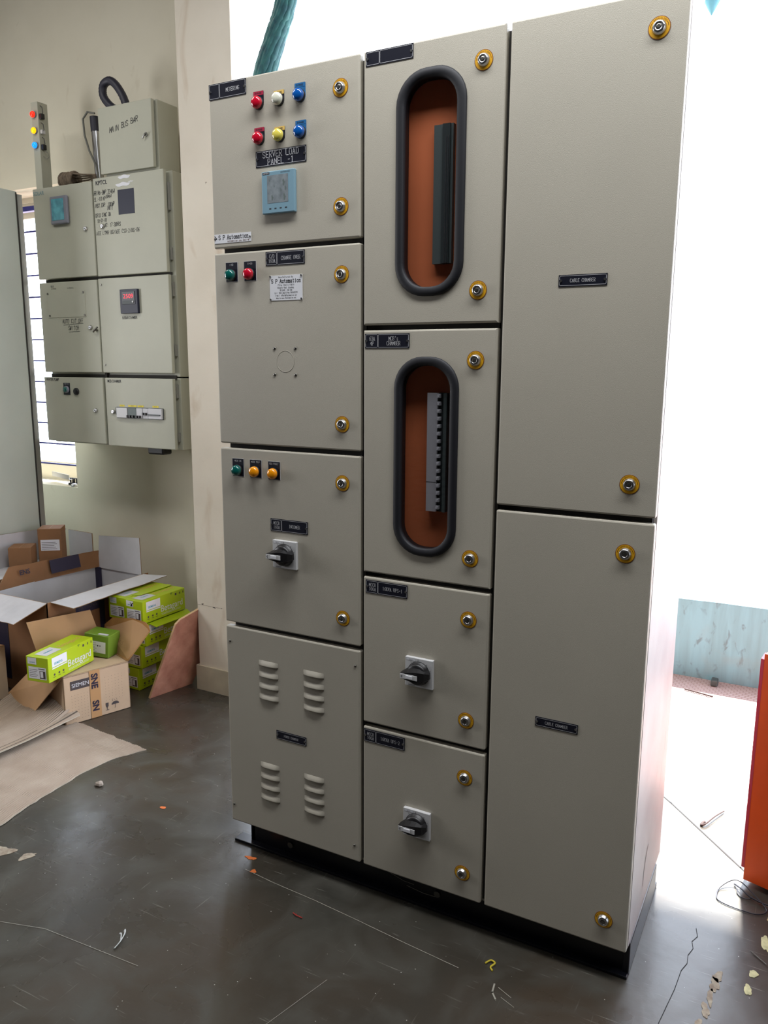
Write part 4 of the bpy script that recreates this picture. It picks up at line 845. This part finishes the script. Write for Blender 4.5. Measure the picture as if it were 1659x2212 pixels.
# plywood
q = MB(); B1 = Vector((-1.01, .679, .003)); pl_ = [B1, Vector((-.966, .895, .003)), Vector((-.898, .98, .23)), Vector((-.888, .955, .40)), Vector((-.8885, .90, .376)), Vector((-.922, .787, .343)), Vector((-.926, .765, .325))]
n0 = (Vector((-.923, .762, .33)) - B1).cross(Vector((-.885, .894, .379)) - B1).normalized()
pl_ = [p - n0 * (p - B1).dot(n0) for p in pl_]
sheet(q, pl_[::-1], .011, 'ply', 'ply', 'ply_edge')
u_ = (pl_[1] - pl_[0]).normalized()
if n0.x < 0: n0 = -n0
for p, r in ((pl_[0].lerp(pl_[-1], .17) + u_ * .03, .005), (pl_[0].lerp(pl_[-1], .86) + u_ * .035, .005), (pl_[0].lerp(pl_[-1], .4) + u_ * .12, .0012)):
    q.M = frame(p + n0 * .001, u_, n0.cross(u_)); q.lathe([(r, 0), (r * .8, .001)], 'carton_white', 10)
q.M = Matrix(); tag(q.build('plywood_board', origin=(-.98, .8, 0)), 'reddish plywood board leaning against the pillar beside the green boxes', 'board')

# ---- corrugated cardboard sheets on the floor
def corr(name, fn, nu, nv, mt, thick, label, origin):
    """fn(u,v)->(x,y,z), ridges run along u"""
    q = MB(); vs = []; fs = []
    for i in range(nu + 1):
        for j in range(nv + 1): vs.append(fn(i / nu, j / nv, j))
    W_ = nv + 1
    for i in range(nu):
        for j in range(nv): k = i * W_ + j; fs.append((k, k + W_, k + W_ + 1, k + 1))
    q.add(vs, [f_ for f_ in fs if f_[0] % W_ % 4 != 3], mt, False); q.add(vs, [f_ for f_ in fs if f_[0] % W_ % 4 == 3], 'corrugate_valley_shade', False)
    q.add([(x, y, z - thick) for x, y, z in vs], [f_[::-1] for f_ in fs], mt)
    bd_ = [j for j in range(W_)] + [i * W_ + nv for i in range(1, nu + 1)] + [nu * W_ + j for j in range(nv - 1, -1, -1)] + [i * W_ for i in range(nu - 1, 0, -1)]
    n = len(bd_); q.add([vs[b] for b in bd_] + [(vs[b][0], vs[b][1], vs[b][2] - thick) for b in bd_], [(i, n + i, n + (i + 1) % n, (i + 1) % n) for i in range(n)], 'corrugate_edge')
    return tag(q.build(name, origin=origin), label, 'cardboard')
rj_ = [random.uniform(-.006, .006) for _ in range(62)]
def jit(t): i = int(t); return rj_[i] + (rj_[i + 1] - rj_[i]) * (t - i)
def f1(u, v, j):
    # v across (0 = right edge near camera side), u along y
    y = -.55 + u * (.88 + .06 * v); xe = -.722 + .02 * math.sin(u * 7) + (.03 * max(0, u - .9) * 10) + jit(u * 30)
    y += jit(v * 40) * .6
    if u > .93: xe += -.0
    return (xe - .75 * v, y, .0045 + .0016 * (1 if j % 4 in (1, 2) else -1) + .002 * math.sin(u * 5 + v * 3))
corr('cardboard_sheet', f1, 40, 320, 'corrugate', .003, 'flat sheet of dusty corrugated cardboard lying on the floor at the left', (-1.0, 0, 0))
def f2(u, v, j):
    # ridge line along y at v=0, rolled edge, then sheet to the left, far corner curls up
    y = -.6 + u * .965; x = -1.095 + .055 * u - .40 * v
    if v < .07: x = -1.095 + .055 * u - .40 * .07 + .02 * math.cos((v / .07) * math.pi * 1.1) * 1.2
    z = .024 + .016 * math.exp(-(v / .06) ** 2) + .010 * math.sin(v * 6)
    c = max(0, u - .74) / .26; z += c * c * .06 * (1 if v > .1 else v / .1) ; x -= c * .02; y += c * .05 * v + jit(v * 45) * .7
    return (x, y, z + .0016 * (1 if j % 4 in (1, 2) else -1) * (1 if v > .08 else .2))
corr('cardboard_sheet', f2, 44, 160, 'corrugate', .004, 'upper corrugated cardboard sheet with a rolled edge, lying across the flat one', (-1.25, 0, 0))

# ================================================================ RIGHT SIDE
oc = thing('orange_cabinet', 'orange sheet-metal cabinet at the right edge by the opening', 'cabinet', (1.6, .7, 0))
q = MB(); q.prism([(1.345, .545), (1.46, .512), (1.95, .37), (2.02, .60), (1.42, .80)], .02, .675, 'orange_paint'); q.build('body', oc)
q = MB(); q.prism([(1.353, .5435), (1.46, .5100), (1.462, .5115), (1.355, .5455)], .02, .715, 'orange_paint'); q.build('front_sheet', oc)
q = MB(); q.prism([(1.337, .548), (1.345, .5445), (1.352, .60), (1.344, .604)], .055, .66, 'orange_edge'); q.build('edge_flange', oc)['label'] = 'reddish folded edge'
for x, y in ((1.40, .60), (1.9, .44), (1.95, .58)):
    q = MB(); q.cyl(x, y, 0, .022, .02, 'black_plastic', 12); q.build('foot', oc)
lp = smooth([(1.288, .453, .003), (1.292, .50, .006), (1.33, .532, .02), (1.375, .50, .012), (1.41, .458, .004), (1.39, .43, .003), (1.349, .428, .003), (1.305, .436, .003)], 6, True)
q = MB(); q.tube(lp, .0016, 'cable_black', 6, True)
q.tube(smooth([(1.325, .535, .004), (1.345, .505, .014), (1.37, .485, .010), (1.42, .478, .006), (1.47, .50, .004)], 6), .0022, 'cable_black', 6)
q.tube(smooth([(1.334, .515, .004), (1.336, .497, .003), (1.348, .484, .003), (1.366, .485, .004), (1.372, .498, .005)], 6), .0014, 'cable_black', 6)
tag(q.build('cable', origin=(1.36, .48, 0)), 'loop of thin black cable on the floor under the orange cabinet', 'cable')
q = MB(); q.tube([(1.385, .275, .003), (1.42, .245, .003)], .0012, 'cable_grey', 6); tag(q.build('wire', origin=(1.4, .26, 0)), 'short bare wire on the floor near yellow paint marks', 'wire')
q = MB(); q.tube(smooth([(1.214, .822, .004), (1.206, .80, .003), (1.219, .806, .008), (1.24, .86, .01), (1.262, .915, .006)], 5), [.0045, .005, .005, .0045, .0038, .003, .0035, .004, .0035, .003, .0025, .0025, .0022, .002, .0022, .002, .002, .002, .002, .002, .0015], 'wood_splinter', 6)
tag(q.build('wood_splinter', origin=(1.225, .83, 0)), 'bent reddish wood splinter lying in the sunlight', 'wood splinter')
q = MB(); q.tube([(1.005, 1.90, .006), (1.125, 1.87, .006)], .004, 'wood_splinter', 6); tag(q.build('stick', origin=(1.06, 1.89, 0)), 'thin dark stick on the pink tiles by the blue wall', 'stick')
q = MB(); q.box((1.10, 2.0, .001), (1.13, 2.05, .03), 'slat_dark', .006); tag(q.build('rubble_block', origin=(1.11, 2.03, 0)), 'small dark block at the foot of the blue wall', 'block')

# green net bundle hanging behind the panel, and a pale one at top right
def bundle(name, pts, r, mt, label, origin):
    pts = smooth(pts, 8); q = MB(); n = len(pts)
    for k in range(13):
        ps = []
        for i, p in enumerate(pts):
            a = k * math.tau / 13 + i * .05; rr = r[0] + (r[1] - r[0]) * i / (n - 1); ps.append(p + Vector((math.cos(a) * rr * .62, math.sin(a) * rr * .45, random.uniform(-.002, .002))))
        q.tube(ps, [(r[0] + (r[1] - r[0]) * i / (n - 1)) * random.uniform(.26, .32) for i in range(n)], mt, 8)
    return tag(q.build(name, origin=origin), label, 'net')
bundle('net_bundle', [(-.70, 1.06, 2.02), (-.64, 1.04, 2.3), (-.565, 1.0, 2.50), (-.505, 1.0, 2.64), (-.455, 1.0, 2.76), (-.33, 1.0, 3.2)], (.058, .046), 'net', 'twisted dark green net hanging behind the top left of the panel', (-.5, 1.0, 3.2))
q = MB(); q.M = Matrix.Translation((1.035, 1.0, 0)); q.lathe([(.001, 2.418), (.012, 2.436), (.022, 2.455), (.018, 2.48), (.024, 2.6), (.03, 3.2)], 'net_blue', 10)
tag(q.build('hanging_cloth', origin=(1.035, 1.0, 3.2)), 'tip of pale blue cloth hanging at the top right', 'cloth')

# litter on the floor
q = MB(); q.tube(smooth([(.010, -.468, .003), (.006, -.443, .006), (-.003, -.421, .008), (-.016, -.409, .004)], 5), .0035, 'ribbon', 6, flat=.35); q.tube(smooth([(.006, -.443, .007), (-.008, -.428, .009), (-.018, -.424, .004)], 5), .002, 'ribbon', 6, flat=.4)
tag(q.build('plastic_strip', origin=(0, -.44, 0)), 'curled white plastic strip on the floor at lower left', 'plastic strip')
q = MB(); q.tube(smooth([(.826, -.075, .003), (.836, -.062, .005), (.848, -.068, .006), (.842, -.082, .004), (.850, -.09, .003)], 5), .0022, 'debris_yellow', 6); tag(q.build('plastic_strip', origin=(.84, -.07, 0)), 'small curled yellow plastic strip before the panel plinth', 'plastic strip')
q = MB(); q.tube([(.320, -.150, .003), (.334, -.157, .006), (.352, -.155, .003)], .0016, 'debris_red', 6); q.tube([(.330, -.15, .003), (.334, -.157, .006)], .0014, 'debris_red', 6); tag(q.build('wire_scrap', origin=(.335, -.155, 0)), 'scrap of red wire on the floor before the panel', 'wire')
q = MB(); q.M = Matrix.Translation((-.628, .064, 0))
q.lathe([(.010, 0), (.014, .005), (.011, .012), (.004, .015), (.0001, .016)], 'stone', 9, smooth=False, wob=lambda j, i: 1 + .25 * math.sin(i * 2.3 + j)); tag(q.build('stone', origin=(-.628, .064, 0)), 'small rough stone beside the cardboard sheet', 'stone')
